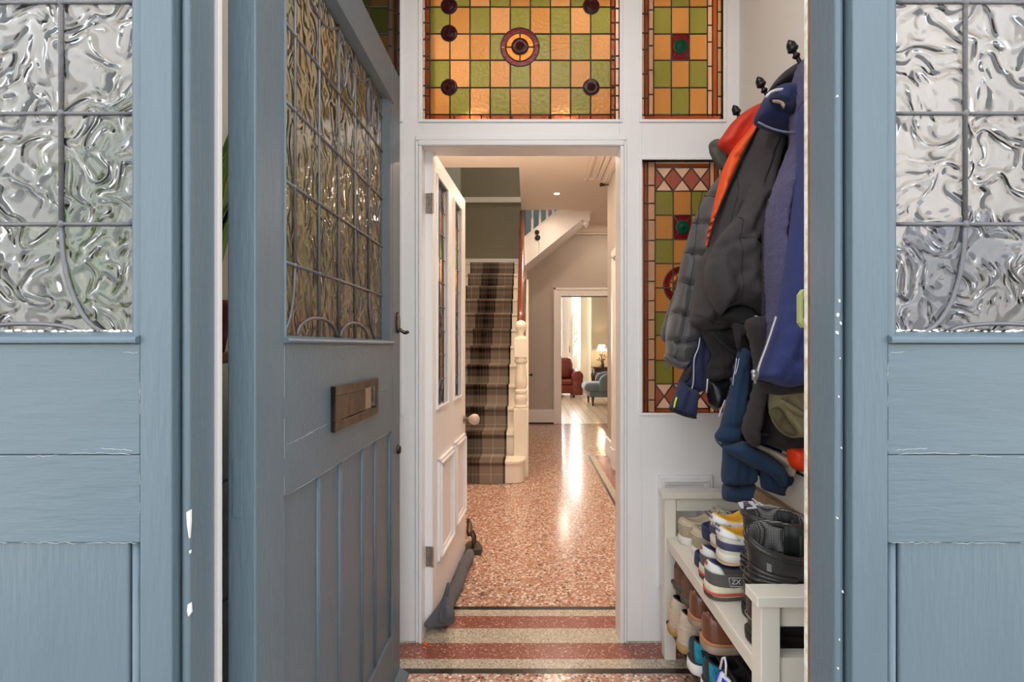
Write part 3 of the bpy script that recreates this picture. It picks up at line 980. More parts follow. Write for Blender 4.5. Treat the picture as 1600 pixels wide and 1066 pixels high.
def lower_light(name, label, o, flip):
    fx = (lambda x: o + (x - 1003)) if not flip else (lambda x: o + (1130 - x))
    def R(x0, y0, x1, y1):
        a, c = sorted((fx(x0), fx(x1))); return rect(a, y0, c, y1)
    X = [1023.4, 1051.5, 1080, 1108.5]
    Y = [262, 299, 336.5, 374.5, 412, 450, 487.6, 524, 563, 600, 638.5]
    kinds = ['D', 'GAG', 'AMA', 'GAG', 'AAA', 'AAA', 'GAG', 'AGA', 'GAG', 'D']
    pn, ld = [], []
    for r, kd in enumerate(kinds):
        for c in range(3):
            x0, x1, y0, y1 = X[c], X[c + 1], Y[r], Y[r + 1]
            if kd == 'D':
                mx, my = (x0 + x1) / 2, (y0 + y1) / 2
                for tri, k in (([(x0, y0), (x1, y0), (mx, my)], 'C'), ([(x0, y1), (x1, y1), (mx, my)], 'C'), ([(x0, y0), (x0, y1), (mx, my)], 'W'), ([(x1, y0), (x1, y1), (mx, my)], 'W')):
                    pn.append(([(fx(a), d) for a, d in tri], k))
                ld += [[(fx(x0), y0), (fx(x1), y1)], [(fx(x0), y1), (fx(x1), y0)]]
            else:
                pn.append((R(x0, y0, x1, y1), kd[c]))
    for y in Y: ld.append([(fx(X[0]), y), (fx(X[3]), y)])
    for x in X[1:3]: ld.append([(fx(x), 299), (fx(x), 600)])
    for x in (X[0], X[3], 1006, 1011.8, 1116, 1122): ld.append([(fx(x), 254), (fx(x), 645)])
    for (x0, x1, k) in ((999, 1006, 'C'), (1006, 1012, 'R'), (1012, 1023.4, 'K'), (1108.5, 1116, 'K'), (1116, 1122, 'R'), (1122, 1136, 'C')):
        pn.append((R(x0, 246, x1, 650), k))
    pn += [(R(1023.4, 246, 1108.5, 256), 'C'), (R(1023.4, 256, 1108.5, 262), 'R'), (R(1023.4, 638.5, 1108.5, 650), 'R')]
    for y in (290, 318, 344, 376, 408, 440, 470, 500, 530, 562, 594, 625): ld.append([(fx(1006), y), (fx(1023.4), y)]); ld.append([(fx(1108.5), y + 11), (fx(1116), y + 11)])
    for (a, c) in ((1051.5, 336.5), (1080, 336.5), (1051.5, 374.5), (1080, 374.5)): ld.append([(fx(a), c), (fx(1065.7), 355.5)])
    pn = clip_all(pn, fx(1065.7), 446, 28.6)
    for q in ring(1065.7, 446, 20, 29): pn.append(([(fx(a), d) for a, d in q], 'M'))
    for q in ring(1065.7, 446, 13, 20): pn.append(([(fx(a), d) for a, d in q], 'O'))
    for q in ring(1065.7, 446, .5, 13): pn.append(([(fx(a), d) for a, d in q], 'R'))
    ld += [[(fx(a), d) for a, d in circ(1065.7, 446, 29)], [(fx(a), d) for a, d in circ(1065.7, 446, 20)], [(fx(a), d) for a, d in circ(1065.7, 446, 13)]]
    for i in range(8): ld.append([(fx(1065.7 + 4 * math.cos(i * PI / 4)), 446 + 4 * math.sin(i * PI / 4)), (fx(1065.7 + 19 * math.cos(i * PI / 4 + .25)), 446 + 19 * math.sin(i * PI / 4 + .25))])
    stained_window(name, label, pn, ld, [(fx(1065.7), 355.5, 10.5, 'E')])
lower_light('window_5', 'tall stained glass light with diamond lattice, behind the hanging coats', 1003, False)
lower_light('window_7', 'tall stained glass light behind the open blue door and plant', 498, True)

# ------------------------------------------------------------------ blue front door, open inwards
FX, BX = -.469, -.518
D0, D1 = .88, 1.867
def D(x, y):
    Y = .469 * F / (CX - x)
    return Y, EYE - (y - CY) / F * Y
door = empty('door_1', ((FX + BX) / 2, D0, 0))
struct(door, 'open blue grey front door with leaded glass upper half and boarded lower half', 'door')
def dpart(m, nm, mats, parent=None, **kw):
    o = m.build(nm, mats, parent or door, **kw)
    o.matrix_parent_inverse = (door.matrix_basis).inverted() if (parent is None) else Matrix.Identity(4)
    return o
GY0, GY1 = .9926, 1.6676
HT = 2.177
b = MB(); b.box(BX, FX, D0, .982, .012, HT); dpart(b, 'stile', BLUE, bevel=.003)
b = MB(); b.box(BX, FX, 1.764, D1, .012, HT); dpart(b, 'stile', BLUE, bevel=.003)
b = MB(); b.box(BX, FX - .0008, .9826, 1.7634, 2.046, HT); dpart(b, 'top_rail', BLUE_H, bevel=.002)
b = MB(); b.box(BX, FX - .0008, .9826, 1.7634, .910, 1.206); dpart(b, 'lock_rail', BLUE_H, bevel=.0018)
b = MB(); b.box(BX, FX - .0008, .9826, 1.7634, .012, .203); dpart(b, 'bottom_rail', BLUE_H, bevel=.002)
bead_y = [.990, 1.1634, 1.296, 1.468, 1.594, 1.757]
for i in range(5):
    b = MB(); b.box(BX + .01, FX - .010, bead_y[i] + .001, bead_y[i + 1] - .001, .195, .9105)
    dpart(b, 'panel_board', BLUE, bevel=.0025)
for yb in bead_y:
    b = MB()
    for d in (-.0042, .0042):
        b.tube([(FX - .0095, yb + d, .204), (FX - .0095, yb + d, .9085)], .0042, 10)
    dpart(b, 'panel_bead', BLUE, smooth=True)
# glazing beads
b = MB()
gz0, gz1 = 1.2217, 2.022
pr = lambda a, c: [(FX - .001, a), (FX + .003, a + (c - a) * .25), (FX - .001, a + (c - a) * .6), (FX - .016, c), (FX - .026, c), (FX - .026, a)]
b.prism(pr(.9822, GY0), 'z', 1.206, 2.046)
b.prism(pr(1.7637, GY1 + .03), 'z', 1.206, 2.046)
dpart(b, 'glazing_bead', BLUE, angle=50)
b = MB()
b.prism([(FX + .001, 1.2055), (FX + .008, 1.2065), (FX + .010, 1.211), (FX + .007, 1.2155), (FX - .016, gz0), (FX - .026, gz0), (FX - .026, 1.2055)], 'y', .983, 1.763) if False else None
bp = [(FX + .001, 1.2055), (FX + .008, 1.2065), (FX + .010, 1.211), (FX + .007, 1.2155), (FX - .016, gz0), (FX - .026, gz0), (FX - .026, 1.2055)]
b.prism(bp, 'y', .983, 1.763)
tp = [(FX + .001, 2.0465), (FX + .006, 2.044), (FX + .006, 2.036), (FX - .016, gz1), (FX - .026, gz1), (FX - .026, 2.0465)]
b.prism(tp, 'y', .983, 1.763)
dpart(b, 'sill_bead', BLUE_H, angle=50)
GXP = FX - .018
b = MB(); b.box(GXP - .005, GXP, .985, 1.71, 1.212, 2.035)
dpart(b, 'glass', GL_DOOR)
b = MB()
LX = GXP + .001
vy = [1.0644, 1.188, 1.3105, 1.4348, 1.559]
hz = [1.368, 1.530, 1.689, 1.846]
for z in hz: b.tube([(LX, .99, z), (LX, 1.70, z)], .0036, 8)
for i, y in enumerate(vy):
    b.tube([(LX, y, 1.222 if i in (1, 2, 3) else 1.368), (LX, y, 2.022)], .0036, 8)
for (y, tgt) in ((vy[0], 1.0), (vy[4], 1.635)):
    b.tube([(LX, y + (tgt - y) * (1 - math.cos(t)), 1.368 - .146 * math.sin(t)) for t in [PI / 2 * k / 10 for k in range(11)]], .0036, 8)
for yc in (1.188, 1.4348):
    b.tube([(LX, yc + .112 * math.cos(t), 1.222 + .043 * math.sin(t)) for t in [PI * k / 12 for k in range(13)]], .0036, 8)
# swags and drops of the top row
for k in range(3):
    y0 = 1.0644 + .2472 * k
    b.tube([(LX, y0 + .2472 * t, 2.015 - .055 * math.sin(PI * t)) for t in [i / 10 for i in range(11)]], .0036, 8)
for yc in (1.37, 1.60):
    for dy in (-.030, .030):
        b.tube([(LX, yc + dy + .026 * math.cos(t), 1.935 + .058 * math.sin(t)) for t in [2 * PI * i / 18 for i in range(19)]], .0034, 8, cap=False)
for z in hz:
    for y in vy: b.ball((LX + .001, y, z), .0056, n=8)
dpart(b, 'leading', LEAD, smooth=True)
b = MB(); rr = random.Random(23)
for (y_, za, zb_) in ((.9823, 1.10, 1.20), (.9823, .985, 1.06), (.9823, .915, .95), (1.7637, 1.10, 1.19)):
    b.tube([(FX + .0002, y_ + rr.gauss(0, .0004), za + (zb_ - za) * i / 10) for i in range(11)], .0003, 5)
for (za, a, c) in ((.9098, .99, 1.75), (1.008, .99, 1.12), (1.014, 1.08, 1.2), (1.196, 1.18, 1.4), (1.06, 1.62, 1.72)):
    b.tube([(FX - .0006, a + (c - a) * i / 14, za + rr.gauss(0, .0007) + .004 * (i / 14) * (za > .95)) for i in range(15)], [.0001] + [.0002 + .0003 * rr.random() for _ in range(13)] + [.0001], 5)
o = dpart(b, 'paint_crack', MATS['pale_crack']); o['label'] = 'fine pale cracks in the paint'
# weather bar
b = MB(); b.prism([(FX, .002), (FX + .034, .002), (FX + .030, .010), (FX + .004, .027), (FX, .028)], 'y', D0, D1)
dpart(b, 'weather_bar', BLUE, bevel=.001)
# hinge flaps painted over
for z0 in (.905, 1.80, .22):
    b = MB(); b.box(-.508, -.492, D0 - .0014, D0, z0, z0 + .10); dpart(b, 'hinge', BLUE, bevel=.0008)
# letterplate
lpx = empty('letter_plate'); lpx.parent = door; lpx.matrix_parent_inverse = door.matrix_basis.inverted()
lpx['label'] = 'worn chrome letter plate with sprung flap'
y0, y1, z0, z1 = 1.214, 1.563, .994, 1.104
b = MB()
for (a, c, e, g) in ((y0, y1, z0, 1.018), (y0, y1, 1.080, z1), (y0, 1.255, 1.018, 1.080), (1.535, y1, 1.018, 1.080)):
    b.box(FX, FX + .011, a, c, e, g)
b.build('surround', CHROME, lpx, bevel=.0018)
b = MB(); b.box(FX, FX + .006, 1.256, 1.455, 1.019, 1.079); b.build('flap', CHROME, lpx, bevel=.001)
b = MB(); b.box(FX, FX + .0035, 1.456, 1.534, 1.019, 1.079); b.build('flap', mat('chrome_reflection', (225, 220, 216), .08, metal=1.0), lpx)  # paler piece imitates a white wall reflected in the letter plate
# latch
lt = empty('night_latch'); lt.parent = door; lt.matrix_parent_inverse = door.matrix_basis.inverted()
lt['label'] = 'small chrome cylinder pull at the closing edge'
b = MB()
pz = [(1.232, .0), (1.232, .0)]
b.prism([(1.828 + .022 * math.cos(t), 1.284 + .038 * math.sin(t)) for t in [2 * PI * i / 20 for i in range(20)]], 'x', FX, FX + .006)
b.build('pull_plate', CHROME, lt, bevel=.001)
b = MB(); b.tube([(FX + .002, 1.845, 1.262), (FX + .012, 1.85, 1.254), (FX + .022, 1.852, 1.248), (FX + .030, 1.852, 1.250), (FX + .034, 1.852, 1.254)], .0065, 8); b.build('pull_lip', CHROME, lt, smooth=True)
b = MB(); b.lathe([(.017, 0), (.017, .004), (.012, .010), (0, .011)], (FX, 1.838, .828), (1, 0, 0), 18); b.build('lock_cylinder', CHROME, lt, smooth=True)

# ------------------------------------------------------------------ white inner door, open into the hall
A2 = (-.399, 2.13); B2 = (-.357, 2.887)
L2 = math.hypot(B2[0] - A2[0], B2[1] - A2[1])
d2 = ((B2[0] - A2[0]) / L2, (B2[1] - A2[1]) / L2)
n2 = (d2[1], -d2[0])           # towards the right (visible face)
door2 = empty('door_2', (A2[0], A2[1], 0), math.atan2(d2[1], d2[0]))
LOCALS.add(door2.name)
struct(door2, 'open white inner door with two stained glass lights and moulded lower panels', 'door')
# local frame: +x along the leaf, -y towards the visible face
def q2(x, y):
    return on_plane(A2, d2, x, y)
T2 = .038
g1 = (q2(682.7, 276)[0], q2(698.8, 300)[0]); g2 = (q2(709.2, 324)[0], q2(720.0, 340)[0])
zt, zb = q2(682.7, 276.3)[1], q2(682.3, 635.7)[1]
W2 = L2
b = MB()
b.box(0, g1[0], 0, T2, .05, 2.02); b.box(g1[1], g2[0], 0, T2, .05, 2.02); b.box(g2[1], W2, 0, T2, .05, 2.02)
for (a, c) in (g1, g2):
    b.box(a, c, 0, T2, zt, 2.02); b.box(a, c, 0, T2, .05, zb)
b.build('leaf', WHITE, door2, bevel=.0015)
b = MB()
for (a, c) in (g1, g2):
    w = .014
    b.box(a - w, a, -.008, .01, zb - w, zt + w); b.box(c, c + w, -.008, .01, zb - w, zt + w)
    b.box(a, c, -.008, .01, zt, zt + w); b.box(a, c, -.008, .01, zb - w, zb)
b.build('glazing_bead', WHITE, door2, bevel=.003)
m1 = (q2(683.5, 719)[0], q2(706.5, 700)[0], q2(683.5, 881)[1], q2(683.5, 719)[1])
m2 = (q2(708.5, 692)[0], min(q2(725.0, 678)[0], W2 - .02), q2(708.5, 830)[1], q2(708.5, 692)[1])
for (a, c, z0, z1) in (m1, m2):
    b = MB()
    for (w, pj) in ((0, .012), (.014, .020), (.028, .008)):
        t = .013
        b.box(a + w, a + w + t, -pj, .002, z0 + w, z1 - w); b.box(c - w - t, c - w, -pj, .002, z0 + w, z1 - w)
        b.box(a + w, c - w, -pj, .002, z1 - w - t, z1 - w); b.box(a + w, c - w, -pj, .002, z0 + w, z0 + w + t)
    b.box(a + .055, c - .055, -.005, .002, z0 + .055, z1 - .055)
    b.build('panel_moulding', WHITE, door2, bevel=.003)
for (a, c) in (g1, g2):
    gb, lb = MB(), MB()
    keys = ['A', 'G', 'K', 'B', 'W', 'C', 'U']
    mats = [SG[k] for k in keys]
    hh = zt - zb
    def pane(u0, u1, v0, v1, k):
        gb.add([(u0, .014, v0), (u1, .014, v0), (u1, .014, v1), (u0, .014, v1)], [(0, 1, 2, 3)], keys.index(k))
    wd = c - a
    rows = 9
    bw = wd * .14
    pane(a, a + bw, zb, zt, 'C'); pane(c - bw, c, zb, zt, 'C')
    for r in range(rows):
        v0, v1 = zb + hh * r / rows, zb + hh * (r + 1) / rows
        for cc in range(2):
            u0 = a + bw + (wd - 2 * bw) * cc / 2; u1 = a + bw + (wd - 2 * bw) * (cc + 1) / 2
            k = 'B' if r in (0, rows - 1) else ('A', 'G', 'K')[(r + cc) % 3]
            pane(u0, u1, v0, v1, k)
            if r in (0, rows - 1):
                lb.tube([(u0, .012, v0), (u1, .012, v1)], .003, 6); lb.tube([(u1, .012, v0), (u0, .012, v1)], .003, 6)
        lb.tube([(a, .012, v1), (c, .012, v1)], .003, 6)
    for u in (a + bw, (a + c) / 2, c - bw):
        lb.tube([(u, .012, zb), (u, .012, zt)], .003, 6)
    gb.build('glass', mats, door2, fixn=False)
    lb.build('leading', LEAD, door2, smooth=True)
    b = MB(); b.lathe([(.06, 0), (.06, .004), (.045, .006), (.03, .004), (0, .012)], ((a + c) / 2, .011, zb + hh * .36), (0, -1, 0), 20); b.build('roundel', SG['U'], door2, smooth=True)
# knob, hinges
ku, kz = q2(724.5, 655.5)
kn = empty('door_knob'); kn.parent = door2; LOCALS.add(kn.name)
b = MB(); b.lathe([(.024, 0), (.024, .004), (.012, .008), (.010, .03)], (ku, 0, kz), (0, -1, 0), 18); b.build('rose', STEEL, kn, smooth=True)
b = MB(); b.lathe([(.010, .026), (.020, .034), (.030, .05), (.032, .064), (.027, .078), (.012, .088), (0, .089)], (ku, 0, kz), (0, -1, 0), 24); b.build('knob', mat('pinkish_ceramic', (196, 170, 156), .15, var=.15, vscale=20, coat=.5), kn, smooth=True)
for zc in (1.2 + 223 / 800 * 2.13, 1.2 - 329 / 800 * 2.13):
    b = MB(); b.box(-.0025, 0, .002, .030, zc - .042, zc + .042); b.tube([(-.004, .0, zc - .042), (-.004, .0, zc + .042)], .005, 8)
    for dz in (-.028, 0, .028): b.ball((-.003, .016, zc + dz), .004, n=8)
    b.build('hinge', STEEL, door2)
# left door lining (dark gap and reveal)
# ------------------------------------------------------------------ hall shell
CZ = 3.06
b = MB(); b.box(-1.15, -1.05, 2.18, 7.93, 0, 5.4)
struct(b.build('wall_hall_left', OLIVE), 'olive grey wall beside the staircase', 'wall')
b = MB()
b.box(.876, 1.0, 2.18, 4.10, 0, CZ); b.box(.876, 1.0, 4.98, 5.69, 0, CZ); b.box(.876, 1.0, 4.10, 4.98, 2.03, CZ)
struct(b.build('wall_hall_right', TAUPE), 'taupe wall of the hall nearest the right door casing', 'wall')
b = MB(); b.box(1.75, 1.85, 5.6, 7.93, 0, CZ); b.box(1.0, 1.85, 5.57, 5.67, 0, CZ)
struct(b.build('wall_hall_recess', TAUPE), 'taupe wall of the hall recess beyond the corner', 'wall')
dc = MB()
dc.box(.83, .877, 4.96, 5.09, 0, 2.06); dc.box(.83, .877, 3.99, 4.12, 0, 2.06); dc.box(.83, .877, 3.99, 5.09, 2.03, 2.15)
dc.box(.815, .83, 4.985, 5.075, 0, 2.075); dc.box(.815, .83, 4.0, 5.075, 2.055, 2.135); dc.box(.81, .877, 4.94, 5.1, 0, .2)
d3 = struct(dc.build('door_3', WHITE, bevel=.006), 'white cased doorway in the right hall wall', 'doorway')
b = MB(); b.box(.93, .965, 4.12, 4.96, .01, 2.03); b.build('leaf', WHITE, d3)
b = MB(); b.box(-1.15, -.4, 2.18, 2.2, 0, 3.06); b.box(-1.15, .9, 2.18, 2.2, 2.87, CZ)
struct(b.build('wall_hall_front', TAUPE), 'taupe strip of wall above the inner screen on the hall side', 'wall')
# back wall with doorway to the sitting room
b = MB()
b.box(-1.15, .5055, 7.93, 8.08, 0, 5.4); b.box(.5055, 1.36, 7.93, 8.08, 1.973, 5.4); b.box(1.36, 2.0, 7.93, 8.08, 0, 5.4)
struct(b.build('wall_back', TAUPE), 'taupe end wall of the hall with the sitting room doorway', 'wall')
b = MB(); b.box(-1.05, -.05, 7.924, 7.93, 2.40, 5.4)
struct(b.build('wall_landing', OLIVE), 'olive grey wall of the half landing', 'wall')
b = MB(); b.box(.395, .507, 7.895, 8.10, 0, 1.975); b.box(1.358, 1.47, 7.895, 8.10, 0, 1.975); b.box(.395, 1.47, 7.895, 8.10, 1.973, 2.085)
b.box(.385, .420, 7.885, 7.9, 0, 2.10); b.box(.385, 1.48, 7.885, 7.9, 2.065, 2.10)
struct(b.build('trim_3', WHITE, bevel=.006), 'white casing around the sitting room doorway', 'door casing')
b = MB(); b.box(-.05, .39, 7.905, 7.93, .02, .19); b.box(-.05, .39, 7.912, 7.93, .19, .215)
struct(b.build('baseboard_back', WHITE, bevel=.004), 'white baseboard along the end wall of the hall', 'baseboard')
b = MB(); b.box(-.05, .39, 7.90, 7.931, 0, .02)
struct(b.build('baseboard_gap', mat('dark_gap', (60, 48, 40), .8)), 'dark gap below the end wall baseboard', 'baseboard')
b = MB(); b.box(.855, .877, 5.1, 5.69, 0, .2); b.box(.86, 1.0, 5.69, 5.712, 0, .2)
struct(b.build('baseboard_right', WHITE, bevel=.005), 'white baseboard at the hall corner beyond the right doorway', 'baseboard')
b = MB(); b.box(1.0, 1.5, 5.68, 5.70, 0, .2)
struct(b.build('baseboard_recess', WHITE, bevel=.005), 'white baseboard in the hall recess', 'baseboard')
# ceiling with stairwell opening
c = MB()
c.box(-1.15, 1.85, 2.18, 5.33, CZ, CZ + .25); c.box(-.10, 1.85, 5.33, 6.99, CZ, CZ + .25); c.box(.62, 1.85, 6.99, 7.93, CZ, CZ + .25)
struct(c.build('ceiling_hall', CEIL), 'warm white hall ceiling with the stairwell opening', 'ceiling')
b = MB(); b.box(-1.2, 1.9, 5.2, 8.1, 5.4, 5.5); b.box(-1.2, 1.9, 5.2, 5.33, CZ + .25, 5.4); b.box(1.85, 1.95, 5.2, 8.1, CZ + .25, 5.4)
struct(b.build('ceiling_upper', OLIVE), 'dim upper landing above the stairwell', 'ceiling')
# cornice along the right wall and end wall
b = MB()
for (x, w, z) in ((.876, .05, .07), (.836, .03, .045), (.80, .05, .028), (.74, .02, .02), (.66, .025, .02), (.64, .012, .028)):
    b.box(x - w, x, 2.2, 5.69, CZ - z, CZ + .001)
b.box(.615, .876, 5.66, 5.69, CZ - .02, CZ + .001)
b.box(-1.0, .876, 2.2, 2.26, CZ - .07, CZ + .001); b.box(-1.0, .876, 2.26, 2.36, CZ - .03, CZ + .001)
b.prism([(7.93, 2.925), (7.895, 2.925), (7.89, 2.945), (7.86, 2.955), (7.83, 2.985), (7.80, 3.03), (7.76, 3.035), (7.76, CZ + .001), (7.93, CZ + .001)], 'x', .62, 1.75)
struct(b.build('trim_4', CEIL, bevel=.003), 'plaster cornice round the hall ceiling', 'cornice')
# dado rail and skirting on the landing
b = MB(); b.box(-1.05, -.03, 7.90, 7.926, 3.42, 3.50); b.box(-1.05, -.03, 7.905, 7.926, 2.40, 2.55)
struct(b.build('trim_5', CREAM, bevel=.004), 'cream rail and skirting on the half landing wall', 'rail')
# ------------------------------------------------------------------ staircase
st = empty('staircase', (-.45, 4.465, 0)); tag(st, 'straight white staircase with plaid carpet, turned newel and mahogany handrail', 'staircase')
RI, GO, S0 = .2, .265, 4.465
NST = 12
for i in range(NST):
    y = S0 + GO * i; z = RI * i
    b = MB()
    if i == 0:
        rr = lambda g, x1: [(-1.05, y - g)] + [(x1 - .09, y - g)] + [(x1 - .09 + (.09 + g * .5) * math.sin(t), y + .09 - (.09 + g) * math.cos(t)) for t in [PI / 2 * k / 8 for k in range(1, 9)]] + [(x1 + g * .5, 4.66), (-1.05, 4.78)]
        b.prism(rr(0, -.04), 'z', 0, .172); b.prism(rr(.022, -.04), 'z', .172, .2)
    else:
        b.box(-1.05, -.075, y, y + GO + .03, max(0, z - .12), z + RI - .028)
        b.box(-1.05, -.060, y - .022, y + GO + .01, z + RI - .028, z + RI)
    b.build('step', CREAM, st, bevel=.006)
b = MB(); b.box(-1.05, -.03, S0 + GO * NST - .02, 7.93, 2.2, 2.4); b.build('landing', CREAM, st)
# carpet runner
path = [(S0 - .006, .002)]
for i in range(NST):
    y = S0 + GO * i; z = RI * (i + 1)
    path += [(y - .006, z - .045), (y - .016, z - .032), (y - .029, z - .022), (y - .032, z - .008), (y - .026, z + .004), (y - .012, z + .008), (y + GO * .6, z + .007), (y + GO - .008, z + .007)]
path[-1] = (7.93, path[-1][1])
b = MB(); rows = []; L = [0]
for k in range(1, len(path)):
    L.append(L[-1] + math.hypot(path[k][0] - path[k - 1][0], path[k][1] - path[k - 1][1]))
xsn = [-.84, -.83, -.52, -.215, -.205]
for k, (y, z) in enumerate(path):
    rows.append([(x, y, z) for x in xsn])
b.grid(rows)
cp = b.build('carpet_runner', [plaid('plaid_carpet')], st, smooth=False)
cp['label'] = 'grey and brown plaid carpet runner'
uv = cp.data.uv_layers.new(name='UVMap')
for lp_ in cp.data.loops:
    vi = lp_.vertex_index
    uv.data[lp_.index].uv = (xsn[vi % len(xsn)] + .84, L[vi // len(xsn)])
md = cp.modifiers.new('thick', 'SOLIDIFY'); md.thickness = .008; md.offset = -1
# dark carpet binding
# newel
nx, ny = -.071, 4.735
zz = lambda y: EYE - (y - CY) / F * 4.67
b = MB()
b.box(nx - .066, nx + .066, ny - .065, ny + .065, 0, zz(638.5))
b.box(nx - .062, nx + .062, ny - .062, ny + .062, zz(558.8), zz(528.8))
pr_ = [(.062, 638.5), (.066, 636), (.055, 634), (.052, 631), (.062, 626), (.060, 619), (.048, 616), (.060, 614), (.060, 611), (.044, 609), (.056, 603), (.058, 596), (.052, 585), (.045, 574), (.043, 568), (.058, 567), (.062, 564), (.05, 562), (.058, 559), (.05, 558)]
b.lathe([(r, zz(y)) for r, y in pr_], (nx, ny, 0), (0, 0, 1), 28)
b.lathe([(.058, zz(529)), (.052, zz(526)), (.03, zz(524.5)), (.026, zz(521)), (.034, zz(518.5))] + [(.0545 * math.sin(t), zz(509.3) - .0545 * math.cos(t)) for t in [.7 + (PI - .7) * k / 12 for k in range(13)]], (nx, ny, 0), (0, 0, 1), 28)
nw = b.build('newel_post', CREAM, st, angle=40); nw['label'] = 'cream turned newel post with ball finial'
md = nw.modifiers.new('bevel', 'BEVEL'); md.width = .006; md.segments = 2; md.limit_method = 'ANGLE'; md.angle_limit = math.radians(60)
b = MB(); b.tube([(-.0745, 4.76, 1.385), (-.076, 5.0, 1.565), (-.083, 6.0, 2.345), (-.087, 6.82, 2.985)], .034, 14, flat=.85)
hr = b.build('handrail', MAHOG, st, smooth=True); hr['label'] = 'red mahogany handrail'
for k in range(24):
    y = 4.93 + k * .1325
    zb_ = RI * (int((y - S0) / GO) + 1)
    zt_ = 1.385 + (y - 4.76) * .778 - .03
    if y > 6.75: break
    b = MB(); h = zt_ - zb_
    b.box(-.099, -.069, y - .015, y + .015, zb_, zb_ + h * .2); b.box(-.099, -.069, y - .015, y + .015, zb_ + h * .82, zt_)
    b.lathe([(.014, h * .2), (.010, h * .24), (.015, h * .3), (.016, h * .42), (.010, h * .56), (.012, h * .7), (.009, h * .78), (.014, h * .82)], (-.084, y, zb_), (0, 0, 1), 10)
    b.build('baluster', CREAM, st, angle=40)
b = MB(); b.prism([(4.80, 0), (7.05, 0), (7.05, 2.12), (4.80, .42)], 'x', -.034, -.001); b.build('spandrel_panel', CREAM, st, bevel=.003)
b = MB(); b.lathe([(.014, 0), (.014, .006), (.007, .01), (.007, .02), (.017, .028), (.02, .036), (.014, .044), (0, .046)], (-.001, 6.0, .862), (1, 0, 0), 14); o = b.build('cupboard_knob', BLACKIRON, st, smooth=True)
o['label'] = 'black knob of the cupboard under the stairs'
# upper flight across the back
b = MB()
b.prism([(-.06, 2.305), (.905, 3.08), (1.3, 3.40), (1.3, 3.78), (-.06, 2.687)], 'y', 7.05, 7.085)
b.build('outer_string', WHITE, st, bevel=.002)
b = MB()
b.prism([(-.06, 2.687), (1.3, 3.78), (1.3, 3.80), (-.06, 2.707)], 'y', 7.035, 7.10)
b.prism([(-.06, 2.300), (.90, 3.075), (.90, 3.095), (-.06, 2.320)], 'y', 7.036, 7.06)
b.build('string_moulding', WHITE, st)
b = MB(); b.prism([(-.06, 2.312), (.90, 3.083), (.90, 3.13), (-.06, 2.36)], 'y', 7.08, 7.93); b.build('soffit', WHITE, st)
for px_ in (831.7, 843.7, 855, 864.3, 874):
    x = (px_ - CX) / F * 7.05; z = 2.707 + (x + .06) * .804
    b = MB(); b.box(x - .016, x + .016, 7.052, 7.084, z - .01, z + .16)
    b.lathe([(.014, .16), (.010, .19), (.016, .26), (.013, .4), (.010, .55)], (x, 7.068, z), (0, 0, 1), 10)
    b.box(x - .016, x + .016, 7.052, 7.084, z + .55, z + .8); b.build('baluster', WHITE, st, angle=40)
b = MB(); b.box(.742, .842, 7.03, 7.13, 2.93, 3.30); b.lathe([(.05, 2.93), (.042, 2.922), (.03, 2.912), (.044, 2.895), (.04, 2.875), (.018, 2.86), (.02, 2.85), (.008, 2.838), (0, 2.836)], (.792, 7.08, 0), (0, 0, 1), 18)
b.build('drop_newel', WHITE, st, angle=40)
BGREY = mat('daylight_blue_grey', (132, 150, 158), .85)  # bluish daylight on this wall is put into its colour
b = MB(); b.prism([(-.05, 2.37), (.85, 3.10), (1.7, 3.10), (1.7, 5.4), (-.05, 5.4)], 'y', 7.90, 7.928)
struct(b.build('wall_upper_flight', BGREY), 'wall behind the upper balusters, tinted blue grey for daylight', 'wall')

sensor = empty('wall_chime', (.12, 7.045, 2.73)); tag(sensor, 'black double disc chime with thin cable on the upper stair string', 'chime')
b = MB(); b.lathe([(.031, 0), (.031, .02), (.026, .026), (0, .027)], (.1155, 7.048, 2.766), (0, -1, 0), 20); b.build('disc', BLACKP, sensor, smooth=True)
b = MB(); b.lathe([(.037, 0), (.037, .022), (.031, .028), (0, .029)], (.1235, 7.048, 2.691), (0, -1, 0), 20); b.build('disc', BLACKP, sensor, smooth=True)
b = MB(); b.tube([P(841, 376, 7.04), P(842.5, 384, 7.04), P(842.2, 392, 7.04), P(840.8, 398, 7.04)], .003, 6); b.build('cable', mat('cream_cable', (216, 206, 190), .5), sensor, smooth=True)

dl = empty('ceiling_downlight', (.343, 6.23, CZ)); tag(dl, 'small round recessed downlight lit in the hall ceiling', 'downlight')
b = MB(); b.lathe([(.05, .002), (.05, -.006), (.036, -.008), (.034, 0)], (.343, 6.23, CZ), (0, 0, 1), 24); b.build('bezel', WHITE, dl, smooth=True)
b = MB(); b.lathe([(.034, 0), (.034, -.004), (0, -.0045)], (.343, 6.23, CZ), (0, 0, 1), 24); b.build('lens', mat('lit_lens', (255, 236, 205), .4, emis=(255, 226, 180), estr=14), dl)
fin = empty('curtain_pole', (.84, 5.6, 2.97)); tag(fin, 'short brass curtain pole end with ball finial at the hall corner', 'curtain pole')
b = MB(); b.tube([(.875, 5.60, 2.965), (.80, 5.60, 2.965)], .008, 8); b.build('pole', BRASS, fin, smooth=True)
b = MB(); b.ball((.795, 5.60, 2.965), .022, n=12); b.lathe([(.016, 0), (.012, .012), (.016, .02)], (.815, 5.60, 2.965), (1, 0, 0), 12); b.build('finial', mat('dark_brass', (70, 50, 32), .3, metal=.8), fin, smooth=True)

